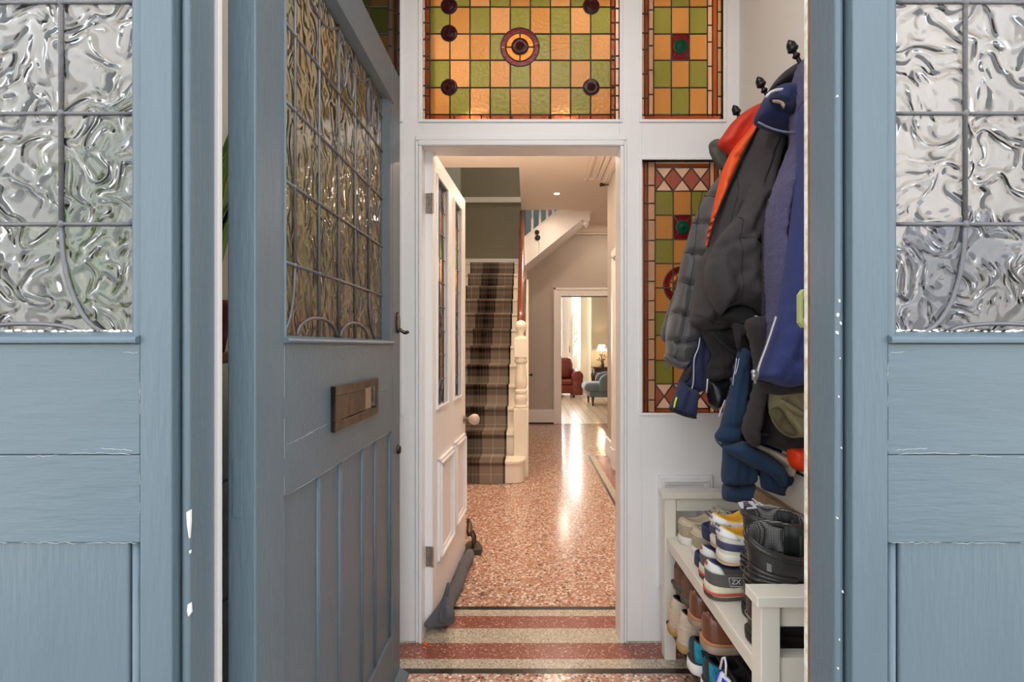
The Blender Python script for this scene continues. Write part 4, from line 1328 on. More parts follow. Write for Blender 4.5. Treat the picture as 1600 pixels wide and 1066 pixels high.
# draught excluder and doorstop
dx = empty('draught_excluder', (-.36, 2.5, .05)); tag(dx, 'slate grey fabric draught excluder along the bottom of the white inner door', 'draught excluder')
SLATE = weave_mat('slate_canvas', (98, 96, 100), .9, 700, .3)
n_off = .026
def d2w(u, o, z):
    return Vector((A2[0] + d2[0] * u + n2[0] * o, A2[1] + d2[1] * u + n2[1] * o, z))
b = MB()
b.tube([d2w(u, n_off + .003 * math.sin(u * 21), .036 + .004 * math.sin(u * 13)) for u in [.02 + .74 * i / 26 for i in range(27)]], [.022 if i in (0, 26) else .030 + .002 * math.sin(i * 1.7) for i in range(27)], 14)
b.build('roll', SLATE, dx, smooth=True)
for (zo, pts) in ((0, [(672, 962), (690, 936), (699, 910), (703, 916), (701, 940), (708, 955), (712, 968), (704, 977), (688, 979), (672, 983), (664, 980), (663, 974)]), (1, [(684, 960), (696, 932), (704, 944), (711, 960), (700, 972), (688, 974)])):
    puff('end_flap', pts, 2.10 - .012 * zo, .016, SLATE, dx, step=3, edge=9, folds=[([(690, 970), (697, 930)], -.01, 3), ([(702, 972), (698, 945)], .008, 3)], wrinkle=.004)
ds = empty('doorstop', (-.3, 2.93, 0)); tag(ds, 'old flat iron doorstop with wooden grip against the white inner door', 'doorstop')
IRON = mat('rusty_iron', (84, 72, 60), .6, metal=.5, bump=.6, bscale=60, var=.3, vscale=25)
c0 = P(744, 851, 3.0); cx_, cy_ = c0.x - .02, 2.98
b = MB()
tri = [(cx_ - .055, cy_ - .05), (cx_ + .055, cy_ - .045), (cx_ + .06, cy_ + .0), (cx_ + .035, cy_ + .07), (cx_, cy_ + .12), (cx_ - .035, cy_ + .07), (cx_ - .06, cy_)]
b.prism(tri, 'z', 0.0, .035); b.build('base', IRON, ds, bevel=.006)
b = MB(); b.tube([(cx_ + .005, cy_ + .06, .03), (cx_ + .008, cy_ + .05, .08), (cx_ - .004, cy_ + .03, .115)], .010, 8); b.tube([(cx_ + .005, cy_ - .02, .03), (cx_ + .012, cy_ - .03, .08), (cx_ - .002, cy_ - .02, .115)], .010, 8); b.build('bracket', IRON, ds, smooth=True)
b = MB(); b.tube([(cx_ - .012, cy_ - .055, .125), (cx_ - .016, cy_ - .02, .128), (cx_ - .018, cy_ + .03, .14), (cx_ - .030, cy_ + .07, .165)], [.014, .018, .018, .013], 12); b.build('grip', DARKWOOD, ds, smooth=True)
sc_ = P(666, 1000.5, 2.085)
b = MB(); b.prism([(sc_.x - .010, 2.062), (sc_.x - .004, 2.054), (sc_.x + .008, 2.044), (sc_.x + .011, 2.05), (sc_.x + .004, 2.066), (sc_.x - .004, 2.076)], 'z', .0005, .004)
tag(b.build('petal', mat('orange_scrap', (240, 92, 30), .6)), 'tiny orange scrap on the threshold beside the white door post', 'scrap')

# ------------------------------------------------------------------ sitting room
b = MB(); b.box(-1.5, -1.4, 8.08, 14.3, 0, 3.2); b.box(4.9, 5.0, 8.08, 14.3, 0, 3.2); b.box(-1.5, 5, 8.0, 14.4, 3.2, 3.3)
b.box(-1.5, .36, 8.08, 8.1, 0, 3.2); b.box(1.5, 5, 8.08, 8.1, 0, 3.2)
struct(b.build('wall_lounge', LOUNGEW), 'stone coloured walls of the far sitting room', 'wall')
b = MB(); b.box(1.60, 5.0, 13.0, 13.15, 0, 3.2)
struct(b.build('wall_lounge_back', LOUNGEW), 'wall behind the lit lamp in the far sitting room', 'wall')
CURT = mat('pale_plaster', (226, 222, 206), .8)
b = MB(); b.box(1.345, 1.62, 13.25, 13.4, 0, 3.2)
struct(b.build('wall_bay', CURT), 'pale return wall beside the bay window', 'wall')
b = MB(); b.box(1.33, 1.63, 13.22, 13.25, 0, .18); b.box(1.60, 4.9, 12.97, 13.0, 0, .18)
struct(b.build('baseboard_lounge', WHITE, bevel=.01), 'white baseboard of the far sitting room', 'baseboard')
def wbox(m, x0, y0, x1, y1, Y, dy):
    a, c = P(x0, y1, Y), P(x1, y0, Y); m.box(a.x, c.x, Y, Y + dy, a.z, c.z)
w8 = empty('window_8'); struct(w8, 'tall bright bay window casement with transom light in the far sitting room', 'window')
b = MB()
wbox(b, 880.5, 440, 893.5, 608, 13.5, .12); wbox(b, 905, 440, 909, 608, 13.5, .12); wbox(b, 893.5, 488, 905, 498, 13.5, .12); wbox(b, 893.5, 556, 905, 608, 13.5, .12)
wbox(b, 860, 556, 880.5, 608, 13.5, .12); wbox(b, 877.5, 440, 880.5, 556, 13.5, .12); 
wbox(b, 830, 405, 909, 442, 13.5, .12)
b.box(-1.5, -1.2, 13.5, 13.62, 0, 3.2); b.box(-1.5, .92, 13.5, 13.62, 0, .8); b.box(-1.5, .92, 13.5, 13.62, 2.85, 3.2)
for mx in (-.7, -.2, .35): b.box(mx - .05, mx + .05, 13.5, 13.62, .8, 2.85)
b.build('frame', WHITE, w8, bevel=.01)
b = MB()
wbox(b, 893.5, 498, 896, 556, 13.48, .05); wbox(b, 903.4, 498, 905, 556, 13.48, .05); wbox(b, 886, 440, 888, 600, 13.47, .03)
b.build('sash', WHITE, w8, bevel=.006)
b = MB()
for (x0, y0, x1, y1) in ((893.5, 442, 905, 488), (896, 498, 903.4, 556), (862, 440, 877.5, 556)):
    a, c = P(x0, y1, 13.55), P(x1, y0, 13.55); b.add([(a.x, 13.55, a.z), (c.x, 13.55, a.z), (c.x, 13.55, c.z), (a.x, 13.55, c.z)], [(0, 1, 2, 3)])
b.build('glass', PANE, w8, fixn=False)
b = MB(); hp = P(890, 548, 13.46); b.tube([(hp.x, 13.48, hp.z - .05), (hp.x, 13.45, hp.z), (hp.x, 13.46, hp.z + .12)], .012, 8); b.build('handle', BRASS, w8, smooth=True)
# shrub seen through the bay window
rs = random.Random(2)
b = MB()
for i in range(150):
    c = Vector((1.55 + rs.gauss(0, .35), 17.2 + rs.gauss(0, .3), .9 + rs.random() * 1.5))
    n = Vector((rs.gauss(0, 1), rs.gauss(0, 1), rs.gauss(0, 1))).normalized(); t = n.orthogonal().normalized(); u = n.cross(t)
    b.add([c - t * .07, c + u * .04, c + t * .07, c - u * .04], [(0, 1, 2, 3)])
for i in range(9):
    b.tube([(1.55 + rs.gauss(0, .08), 17.2, 0), (1.55 + rs.gauss(0, .35), 17.2 + rs.gauss(0, .2), 2.1)], .012, 5)
g_ = MB(); g_.box(-6, 8, 14.4, 24, -.1, 0); struct(g_.build('ground_lawn', mat('lawn_green', (120, 140, 74), .95, var=.3, vscale=6)), 'lawn beyond the bay window', 'lawn')
sh = tag(b.build('garden_shrub', mat('spring_leaf', (176, 186, 90), .7), fixn=False), 'pale green shrub in the garden beyond the bay window', 'shrub', kind='stuff')

LEATHER = mat('oxblood_leather', (128, 52, 40), .32, bump=.3, bscale=40, var=.3, vscale=7, coat=.2)
ac = empty('leather_armchair', (.85, 12.2, 0)); tag(ac, 'red brown leather armchair with rolled arms in the far sitting room', 'armchair')
Yc = 11.85
def cush(nm, x0, x1, y0, y1, z0, z1, m, par, bev=.05, sub=True):
    b = MB(); b.box(x0, x1, y0, y1, z0, z1)
    o = b.build(nm, m, par, bevel=bev, bseg=4)
    o.data.polygons.foreach_set('use_smooth', [True] * len(o.data.polygons)); return o
cush('seat_base', .42, 1.06, Yc + .02, 12.65, .10, .30, LEATHER, ac, .03)
cush('seat_cushion', .44, 1.04, Yc, 12.5, .30, .42, LEATHER, ac, .05)
cush('back', .40, 1.07, 12.36, 12.72, .28, .86, LEATHER, ac, .09)
cush('back_cushion', .44, 1.04, 12.26, 12.5, .40, .93, LEATHER, ac, .1)
for x0 in (1.01, .16):
    b = MB(); b.box(x0, x0 + .25, Yc, 12.65, .06, .48); b.tube([(x0 + .125, Yc - .01, .49), (x0 + .125, 12.1, .51), (x0 + .125, 12.6, .53)], .135, 16)
    b.build('arm', LEATHER, ac, bevel=.03, bseg=3, smooth=True)
for (x, y) in ((.45, Yc + .06), (1.05, Yc + .06), (.45, 12.6), (1.05, 12.6)):
    b = MB(); b.lathe([(.03, .12), (.022, 0)], (x, y, 0), (0, 0, 1), 10); b.build('leg', DARKWOOD, ac)
VELV = weave_mat('dusty_blue_velvet', (104, 118, 128), .7, 300, .2, .15, .6)
bc = empty('blue_armchair', (1.45, 10.6, 0)); tag(bc, 'dusty blue low armchair on dark legs, near the lamp table', 'armchair')
cush('seat', 1.12, 1.72, 10.25, 10.95, .27, .46, VELV, bc, .09)
cush('seat_rail', 1.22, 1.85, 10.27, 10.93, .17, .29, VELV, bc, .03)
for y0 in (10.22, 10.86):
    b = MB(); prof = [(1.42, .28), (1.42, .50), (1.45, .58), (1.52, .63), (1.62, .655), (1.76, .66), (1.9, .66), (1.9, .28)]
    b.prism([(p[0], p[1]) for p in prof], 'y', y0, y0 + .13); b.build('arm', VELV, bc, bevel=.04, bseg=3, smooth=True)
cush('back', 1.78, 2.0, 10.25, 10.95, .3, .9, VELV, bc, .07)
for (x, y) in ((1.29, 10.30), (1.27, 10.88), (1.85, 10.3), (1.85, 10.9)):
    b = MB(); b.lathe([(.032, .2), (.026, .12), (.016, 0)], (x, y, 0), (0, 0, 1), 10); b.build('leg', DARKWOOD, bc, smooth=True)
tb = empty('side_table', (1.85, 12.6, 0)); tag(tb, 'dark carved side table under the lit lamp', 'table')
b = MB(); b.box(1.56, 2.3, 12.38, 12.85, .66, .69); b.build('top', DARKWOOD, tb, bevel=.008)
b = MB(); b.box(1.60, 2.26, 12.42, 12.8, .56, .66); b.build('apron', DARKWOOD, tb, bevel=.006)
for (x, y) in ((1.62, 12.43), (2.24, 12.43), (1.62, 12.79), (2.24, 12.79)):
    b = MB(); b.tube([(x, y, .6), (x - .035, y - .01, .48), (x - .01, y, .28), (x + .02, y, .12), (x - .02, y, 0)], [.04, .034, .024, .018, .026], 10); b.build('leg', DARKWOOD, tb, smooth=True)
tl = empty('table_lamp', (1.80, 12.6, .69)); tag(tl, 'lit table lamp with cream shade on the dark carved side table', 'lamp')
b = MB(); b.lathe([(.06, 0), (.06, .02), (.03, .04), (.015, .08), (.025, .14), (.012, .2), (.02, .3), (.01, .36), (.01, .42)], (1.80, 12.6, .69), (0, 0, 1), 16); b.build('stem', mat('bronze_lamp', (96, 70, 40), .35, metal=.8), tl, smooth=True)
b = MB(); b.lathe([(.125, .39), (.118, .42), (.095, .50), (.075, .54), (.07, .545), (.085, .50), (.11, .42), (.122, .39)], (1.80, 12.6, .69), (0, 0, 1), 24)
b.build('lamp_shade', mat('lit_shade', (255, 232, 190), .8, emis=(255, 222, 160), estr=3.2), tl, smooth=True)
point_light('table_lamp_bulb', (1.80, 12.55, 1.08), 16, (1.0, .76, .46), .05)
vs_ = empty('flower_vase', (1.92, 12.45, .69)); tag(vs_, 'small vase of dark sprigs on the carved side table beside the lamp', 'vase')
b = MB(); b.lathe([(.03, 0), (.045, .04), (.03, .1), (.035, .12)], (1.80, 12.45, .69), (0, 0, 1), 14); b.build('vessel', DARKWOOD, vs_, smooth=True)
b = MB()
for i in range(14):
    a = rs.random() * 6.3; t = .05 + rs.random() * .09
    e = (1.80 + t * math.cos(a), 12.45 + t * .5 * math.sin(a), .86 + rs.random() * .14)
    b.tube([(1.80, 12.45, .80), e], .003, 5); b.ball(e, .016, n=6)
b.build('sprig', mat('dark_foliage', (72, 74, 44), .8), vs_)
mp = empty('mantelpiece', (2.1, 11.6, 0)); tag(mp, 'white mantelpiece shelf end at the edge of the sitting room doorway', 'mantelpiece')
b = MB(); b.box(1.72, 2.3, 11.5, 12.2, 1.16, 1.20); b.box(1.76, 2.3, 11.54, 12.16, 1.10, 1.16); b.build('shelf', WHITE, mp, bevel=.012)
b = MB(); b.box(1.92, 2.3, 11.6, 12.1, 0, 1.10); b.build('leg', WHITE, mp, bevel=.01)
ur = empty('candle_finial', (1.86, 11.75, 1.20)); tag(ur, 'dark bronze ornament on the white mantelpiece', 'ornament')
b = MB(); b.lathe([(.04, 0), (.03, .02), (.012, .04), (.03, .06), (.022, .09), (.008, .12), (0, .15)], (1.83, 11.75, 1.20), (0, 0, 1), 14); b.build('body', MATS['bronze_lamp'], ur, smooth=True)

# ------------------------------------------------------------------ plant and white drawers on the hinge side of the porch
pst = empty('plant_stand', (-.80, .97, 0)); tag(pst, 'dark plant stand under the yellow-edged plant behind the left side screen', 'stand')
b = MB(); b.lathe([(.11, 1.03), (.115, 1.045), (.11, 1.06)], (-.80, .97, 0), (0, 0, 1), 24); b.build('top', DARKWOOD, pst, smooth=True)
for k in range(3):
    a_ = k * 2.094
    b = MB(); b.tube([(-.80 + .05 * math.cos(a_), .97 + .05 * math.sin(a_), 1.04), (-.80 + .09 * math.cos(a_), .97 + .09 * math.sin(a_), 0)], .011, 8); b.build('leg', DARKWOOD, pst)
cb = empty('drawer_cabinet', (-.83, 1.35, 0)); tag(cb, 'white drawer cabinet in the porch behind the open blue door', 'cabinet')
b = MB(); b.box(-.915, -.735, 1.14, 1.95, 0.0, 1.165); b.build('body', WHITE, cb, bevel=.004)
for k in range(4):
    b = MB(); b.box(-.735, -.722, 1.15, 1.94, .03 + k * .284, .03 + k * .284 + .276); dr = b.build('drawer', WHITE, cb, bevel=.003)
    b = MB(); b.box(-.722, -.708, 1.45, 1.55, .155 + k * .284, .165 + k * .284); b.build('handle', STEEL, dr, bevel=.002)
b = MB(); b.box(-.916, -.72, 1.13, 1.96, 1.165, 1.185); b.build('top', mat('oak_top', (150, 104, 62), .5, var=.2, vscale=20, stretch=(5, .6, 5)), cb, bevel=.003)
LEAF = mat('glossy_leaf', (104, 138, 52), .35, var=.35, vscale=9)
LEAFY = mat('yellow_leaf_edge', (188, 178, 92), .4)
def plant(name, label, cx, cy, z0, potc, n, hmin, hmax, seed, spread=.10):
    r = random.Random(seed)
    root = empty(name, (cx, cy, z0)); tag(root, label, 'plant')
    b = MB(); b.lathe([(.055, 0), (.075, .11), (.08, .125), (.072, .125), (.066, .10), (0, .10)], (cx, cy, z0), (0, 0, 1), 20); b.build('pot', potc, root, smooth=True)
    for i in range(n):
        a = 2 * PI * i / n + r.random() * .6; h = hmin + (hmax - hmin) * r.random(); sp = spread * (.4 + .6 * r.random()); w = .026 + .014 * r.random()
        rows = []; er = []
        for k in range(11):
            t = k / 10
            ctr = Vector((cx + math.cos(a) * (.02 + sp * t * t), cy + math.sin(a) * (.02 + sp * t * t), z0 + .10 + h * (t - .18 * t * t * t)))
            ctr.x = max(ctr.x, -.905)
            ww = w * (math.sin(PI * min(1, .12 + t * .88)) ** .7)
            s = Vector((-math.sin(a + .8 * t), math.cos(a + .8 * t), 0)); up = Vector((math.cos(a), math.sin(a), .2)) * .004
            f = lambda d: Vector((max((ctr + s * d).x, -.912), (ctr + s * d).y, (ctr + s * d).z))
            rows.append([f(-ww), f(-ww * .5) - up, ctr - up * 1.6, f(ww * .5) - up, f(ww)])
            er.append(f(ww * 1.02))
        b = MB(); b.grid(rows)
        lf = b.build('leaf', LEAF, root, smooth=True, solid=.0015)
        b = MB(); b.tube(er, .0022, 5); b.build('leaf_edge', LEAFY, lf)
plant('potted_plant', 'sword-leaved plant in dark red pot showing in the gap beside the blue door', -.80, 1.24, 1.185, mat('dark_red_pot', (104, 36, 34), .35), 16, .42, .68, 4, .20)
plant('potted_plant', 'leafy green plant seen through the leaded glass of the open blue door', -.78, 1.80, 1.185, mat('terracotta_pot', (166, 100, 66), .7), 30, .30, .80, 11, .27)
plant('potted_plant', 'yellow-edged plant seen through the left leaded side screen', -.80, .97, 1.06, mat('dark_clay_pot', (70, 58, 54), .7), 14, .30, .62, 21, .12)
# ------------------------------------------------------------------ shoe bench
BP = mat('warm_white_lacquer', (228, 220, 206), .35, bump=.05, bscale=40)
bench = empty('shoe_bench', (.69, 1.57, 0)); tag(bench, 'warm white shoe bench with open ends and black shoe rails along the coat wall', 'bench')
BX0, BX1, BY0, BY1, SZ = .520, .842, 1.145, 2.005, .472
for (ya, yb) in ((BY0, BY0 + .05), (BY1 - .05, BY1)):
    for (xa, xb) in ((BX0, BX0 + .043), (BX1 - .043, BX1)):
        b = MB(); b.box(xa, xb, ya, yb, 0, .618); b.build('post', BP, bench, bevel=.002)
    b = MB(); b.box(BX0 - .012, BX1, ya - .008, yb + .008, .618, .642); b.build('arm_cap', BP, bench, bevel=.002)
    b = MB(); b.box(BX0 + .043, BX1 - .043, ya + .012, yb - .012, .566, .618); b.build('end_rail', BP, bench, bevel=.001)
    b = MB(); b.box(BX0 + .043, BX1 - .043, ya + .006, yb - .006, .432, .498 if ya < 1.5 else SZ - .001); b.build('end_rail', BP, bench, bevel=.001)
    b = MB(); b.box(BX0 + .043, BX1 - .043, ya + .012, yb - .012, .06, .10); b.build('end_rail', BP, bench, bevel=.001)
b = MB(); b.box(BX0 + .006, BX1, BY0 + .048, BY1 - .048, SZ - .018, SZ); b.build('seat_shelf', BP, bench, bevel=.002)
b = MB(); b.box(BX0 + .010, BX0 + .028, BY0 + .05, BY1 - .05, SZ - .046, SZ - .018); b.build('seat_rail', BP, bench, bevel=.002)
BLK = mat('black_tube', (30, 28, 28), .35, metal=.3)
for (x, z) in ((.550, .303), (.600, .300), (.740, .300), (.531, .146), (.61, .146), (.76, .146)):
    b = MB(); b.tube([(x, BY0 + .04, z), (x, BY1 - .04, z)], .0075, 10); b.build('shoe_rail', BLK, bench, smooth=True)

# ------------------------------------------------------------------ shoes
NO = 48
def outline(L, W, toe=.5, heelw=.36):
    h = [(0, 0), (.012 * L, .20 * W), (.06 * L, .31 * W), (.16 * L, heelw * W), (.36 * L, .355 * W), (.56 * L, .43 * W), (.71 * L, .5 * W), (.85 * L, .44 * W), (.95 * L, .29 * W), (.99 * L, .13 * W), (L, 0)]
    full = h + [(x, -y) for x, y in h[-2:0:-1]]
    p = catmull(full, L / 60)
    # resample to NO by arclength
    acc = [0]
    for i in range(len(p)): acc.append(acc[-1] + (p[(i + 1) % len(p)] - p[i]).length)
    out = []
    for k in range(NO):
        d = acc[-1] * k / NO
        j = max(i for i in range(len(p)) if acc[i] <= d + 1e-12)
        t = (d - acc[j]) / max(1e-9, acc[j + 1] - acc[j])
        out.append(p[j].lerp(p[(j + 1) % len(p)], t))
    return out
LOCALS = globals().setdefault('LOCALS', set())
class Shoe:
    def __init__(s, name, label, loc, rz, L=.285, W=.105, hs=.028, heel=.075, side=.058, tongue=.095, c0=.255, ca=.225, cb=.30, pitch=0, roll=0, group=None, cat='shoe', square=1.0):
        s.root = empty(name, loc, rz); s.root.rotation_euler = (roll, pitch, rz)
        LOCALS.add(s.root.name)
        tag(s.root, label, cat, group)
        s.L, s.W, s.hs = L, W, hs
        s.out = outline(L, W)
        s.heel, s.side, s.tongue = heel, side, tongue
        s.c0, s.ca, s.cb = c0 * L, ca * L, cb * W
        s.sq = square
    def B(s, i):
        p = s.out[i % NO]; return Vector((p.x + .004 * (1 - 2 * p.x / s.L), p.y * .95, s.hs * .6))
    def T(s, i):
        a = 2 * PI * (i % NO) / NO
        x = s.c0 - s.ca * math.cos(a); y = s.cb * math.sin(a)
        t = (1 - math.cos(a)) / 2
        if t < .5: z = s.heel + (s.side - s.heel) * (math.sin(PI * t) ** .8)
        else: z = s.side + (s.tongue - s.side) * ((t - .5) * 2) ** 1.6
        return Vector((x, y, s.hs + z))
    def S(s, i, q, off=0.0):
        b, t = s.B(i), s.T(i)
        c, sn = math.cos(q * PI / 2), math.sin(q * PI / 2)
        f = 1 - c ** (1.0 * s.sq)
        p = Vector((b.x + (t.x - b.x) * f, b.y + (t.y - b.y) * f, b.z + (t.z - b.z) * sn))
        bul = .006 * math.sin(PI * q)
        o = Vector((s.out[i % NO].x - s.L * .4, s.out[i % NO].y * 2.2, 0)); o = o.normalized() if o.length else Vector((1, 0, 0))
        return p + Vector((o.x * bul, o.y * bul, 0)) + (Vector((o.x * .9, o.y * .9, .55)).normalized() * off)
    def sole(s, m, name='sole', grow=.003, z0=0, z1=None, toe_spring=.010, mats=None, heel_block=False, par=None):
        z1 = s.hs if z1 is None else z1
        b = MB(); rows = []
        prof = [(-.004, 0), (0, .12), (.0015, .5), (0.001, .9), (-.003, 1.0)]
        for (g, t) in prof:
            r = []
            for p in s.out:
                q = Vector((p.x - s.L / 2, p.y)); n = q.normalized()
                ts = toe_spring * max(0, (p.x / s.L - .72) / .28) ** 2
                r.append((p.x + n.x * (grow + g), p.y + n.y * (grow + g), z0 + (z1 - z0) * t + ts))
            rows.append(r)
        b.grid(rows, closed=True)
        b.f.append(list(range(NO))[::-1]); b.mi.append(0)
        k = (len(prof) - 1) * NO
        b.f.append([k + i for i in range(NO)]); b.mi.append(0)
        return b.build(name, m, par or s.root, smooth=False, angle=50)
    def upper(s, m, lining, n=12, top=1.0):
        b = MB(); b.grid([[s.S(i, top * k / n) for i in range(NO)] for k in range(n + 1)], closed=True)
        u = b.build('upper', m, s.root, smooth=True)
        b = MB()
        rows = []
        for (q, dz) in ((1.0, .0), (.97, .004), (.90, .003), (.84, -.006), (.82, -.03), (.80, None)):
            r = []
            for i in range(NO):
                t = s.T(i); c = Vector((s.c0, 0, 0))
                r.append(Vector((c.x + (t.x - c.x) * q, c.y + (t.y - c.y) * q, (t.z + dz) if dz is not None else s.hs + .006)))
            rows.append(r)
        b.grid(rows, closed=True); k = (len(rows) - 1) * NO; b.f.append([k + i for i in range(NO)]); b.mi.append(0)
        b.build('lining', lining, u, smooth=True)
        return u
    def patch(s, name, m, i0, i1, q0, q1, par, off=.0022, n=6, q1b=None):
        """panel on the upper: index range round the outline (0 = heel), height range"""
        b = MB(); rows = []
        cnt = i1 - i0 + 1
        for k in range(n + 1):
            r = []
            for j, i in enumerate(range(i0, i1 + 1)):
                top = q1 if q1b is None else q1 + (q1b - q1) * abs(2 * j / (cnt - 1) - 1)
                r.append(s.S(i, q0 + (top - q0) * k / n, off))
            rows.append(r)
        b.grid(rows)
        return b.build(name, m, par, smooth=True, solid=.0018)
    def laces(s, m, par, n=5, d=4, r=.0028, q0=.93, dq=.10):
        tip = NO // 2
        b = MB()
        for k in range(n):
            q = q0 - dq * k
            b.tube([s.S(tip + e, q - .05 * (e / d), .004 + .005 * (1 - abs(e / d))) for e in range(-d, d + 1)], r, 6)
            b.tube([s.S(tip + e, q + .05 * (e / d), .004 + .005 * (1 - abs(e / d))) for e in range(-d, d + 1)], r, 6)
        for sgn in (-1, 1):
            p0 = s.S(tip, q0, .012)
            b.tube([p0, p0 + Vector((-.01, sgn * .02, .012)), p0 + Vector((-.005, sgn * .038, .002)), p0 + Vector((.012, sgn * .03, -.012)), p0 + Vector((.008, sgn * .012, 0))], r, 6)
        b.build('laces', m, par, smooth=True)
    def seam(s, name, m, i0, i1, q, par, r=.0011, off=.003):
        b = MB(); b.tube([s.S(i, q if not callable(q) else q((i - i0) / (i1 - i0)), off) for i in range(i0, i1 + 1)], r, 5); b.build(name, m, par, smooth=True)

H = NO  # index NO == heel again, so ranges may straddle it
def letter(txt, size, ext, material, parent, M, name='lettering'):
    cu = bpy.data.curves.new(name, 'FONT'); cu.body = txt; cu.size = size; cu.align_x = 'CENTER'; cu.extrude = ext
    t = bpy.data.objects.new('tmp_text', cu); COL.objects.link(t)
    me = bpy.data.meshes.new_from_object(t.evaluated_get(bpy.context.evaluated_depsgraph_get()))
    bpy.data.objects.remove(t); bpy.data.curves.remove(cu)
    me.name = name; me.materials.clear(); me.materials.append(material)
    me.transform(M)
    o = bpy.data.objects.new(name, me); COL.objects.link(o); o.parent = parent
    return o
def tan_sneaker(label, loc, rz):
    T_ = weave_mat('tan_suede', (176, 162, 132), .9, 500, .25); TD = weave_mat('pale_tan_suede', (206, 186, 156), .9, 500, .25); WR = mat('white_rubber', (232, 226, 216), .5, var=.08, vscale=30)
    s = Shoe('tan_sneaker', label, loc, rz, L=.262, W=.102, hs=.032, heel=.060, side=.046, tongue=.078)
    s.sole(WR); u = s.upper(T_, TD)
    s.patch('heel_collar', TD, H - 7, H + 7, .56, .99, u)
    s.patch('heel_counter', T_, H - 9, H + 9, .05, .52, u, off=.003)
    s.seam('piping', WR, H - 14, H + 14, .54, u, .0016, .004)
    s.laces(mat('cream_lace', (214, 204, 184), .8), u)
    return s
tan_sneaker('tan suede sneaker with white sole, nearer the far end of the bench', (.560, 1.893, SZ), .10)
tan_sneaker('tan suede sneaker with white sole, between its pair and the navy slides', (.575, 1.782, SZ), .10)

def slide(label, loc, rz, pitch=0, roll=0):
    NV = mat('navy_foam', (44, 50, 82), .65, bump=.2, bscale=150)
    s = Shoe('navy_slide', label, loc, rz, L=.262, W=.10, hs=.03, pitch=pitch, roll=roll, cat='sandal')
    so = s.sole(NV, grow=.004, name='footbed_sole')
    b = MB(); rows = []
    for (g, z) in ((.003, .028), (.004, .040), (.000, .046), (-.006, .043), (-.012, .032), (-.030, .028)):
        r = []
        for p in s.out:
            q = Vector((p.x - s.L / 2, p.y)); n = q.normalized()
            cup = max(0, 1 - p.x / (.55 * s.L))
            r.append((p.x + n.x * g, p.y + n.y * g, .03 + (z - .03) * (.25 + .75 * cup)))
        rows.append(r)
    b.grid(rows, closed=True); k = 5 * NO; b.f.append([k + i for i in range(NO)]); b.mi.append(0)
    b.build('footbed', mat('navy_footbed', (38, 45, 86), .7), s.root, smooth=True)
    b = MB(); rows = []
    for x in (.46, .50, .62, .74, .78):
        r = []
        for k in range(13):
            a = PI * k / 12
            r.append((x * s.L, math.cos(a) * .054, .02 + math.sin(a) * (.052 - .02 * (x - .46))))
        rows.append(r)
    b.grid(rows); b.build('strap', NV, s.root, smooth=True, solid=.006)
slide('navy foam slide sandal propped on top of its pair, between tan and white trainers', (.575, 1.665, SZ + .098), .12, pitch=-.12)
slide('navy foam slide sandal lying on the bench seat under the other slide', (.556, 1.690, SZ), .08)

def zx(label, loc, rz):
    G = weave_mat('charcoal_suede', (96, 90, 86), .9, 400, .3); LG = mat('white_leather', (222, 218, 214), .5); NVL = weave_mat('navy_lining', (52, 62, 100), .9, 500)
    MID = mat('yellowed_midsole', (222, 208, 180), .6, var=.1, vscale=40); RED = mat('red_midsole', (196, 84, 70), .55); BK = mat('dark_outsole', (88, 82, 74), .8, var=.3, vscale=60)
    s = Shoe('grey_running_shoe', label, loc, rz, L=.272, W=.106, hs=.042, heel=.058, side=.044, tongue=.08, cat='trainer')
    so = s.sole(BK, z1=.010, grow=.005); s.sole(MID, 'midsole', grow=.005, z0=.010, z1=.042, par=so)
    b = MB(); r0 = []
    for i in range(NO - 13, NO + 14):
        p = s.out[i % NO]; n = Vector((p.x - s.L / 2, p.y)).normalized(); r0.append((p.x + n.x * .0075, p.y + n.y * .0075))
    b.grid([[(a, c, z) for a, c in r0] for z in (.015, .023)]); b.build('midsole_band', RED, so, smooth=True, solid=.002)
    u = s.upper(G, NVL)
    s.patch('heel_tab', LG, H - 5, H + 5, .48, .99, u, off=.004, q1b=.90)
    s.patch('heel_counter', G, H - 10, H + 10, .06, .5, u, off=.003, q1b=.62)
    b = MB(); c = s.S(0, .74, .007); b.lathe([(.006, 0), (.006, .002), (.0025, .003)], c, (-1, 0, .3), 12); b.build('heel_eyelet', mat('copper_dot', (168, 96, 74), .5), u)
    for sg in (1, -1):
        for k in range(3):
            i0 = (H - 13 - 2 * k) if sg < 0 else (13 + 2 * k)
            b = MB(); b.tube([s.S(i0 - sg * 1, .2 + .02, .004), s.S(i0, .45, .004), s.S(i0 + sg * 1, .75, .004)], .0035, 6); b.build('stripe', LG, u, smooth=True)
    s.laces(mat('navy_lace', (60, 66, 96), .8), u)
    # lettering on the outer heel side (faces the viewer)
    i = NO - 8
    c = s.S(i, .22, .0075); c2 = s.S(NO - 6, .22, .0075); dirx = (s.S(NO - 11, .2, .0075) - s.S(NO - 5, .2, .0075)).normalized()
    up = (s.S(i, .4, .0075) - s.S(i, .12, .0075)).normalized(); nn = dirx.cross(up).normalized(); up = nn.cross(dirx)
    M = Matrix((dirx, up, nn)).transposed().to_4x4(); M.translation = c + nn * .002
    letter('ZX 750', .020, .0006, LG, u, M)
    b = MB(); q = [c + dirx * a + up * d + nn * .0025 for a, d in ((-.040, .019), (-.034, -.006), (.040, -.006))]
    b.tube(q, .0009, 5); b.tube([c + dirx * a + up * d + nn * .0025 for a, d in ((-.040, .019), (.038, .019))], .0009, 5); b.build('lettering_frame', LG, u)
    return s
zx('charcoal running shoe with white heel tab, under the farther white trainer', (.545, 1.604, SZ), .10)
zx('charcoal running shoe with white side lettering, next to the black boots', (.522, 1.492, SZ), .12)

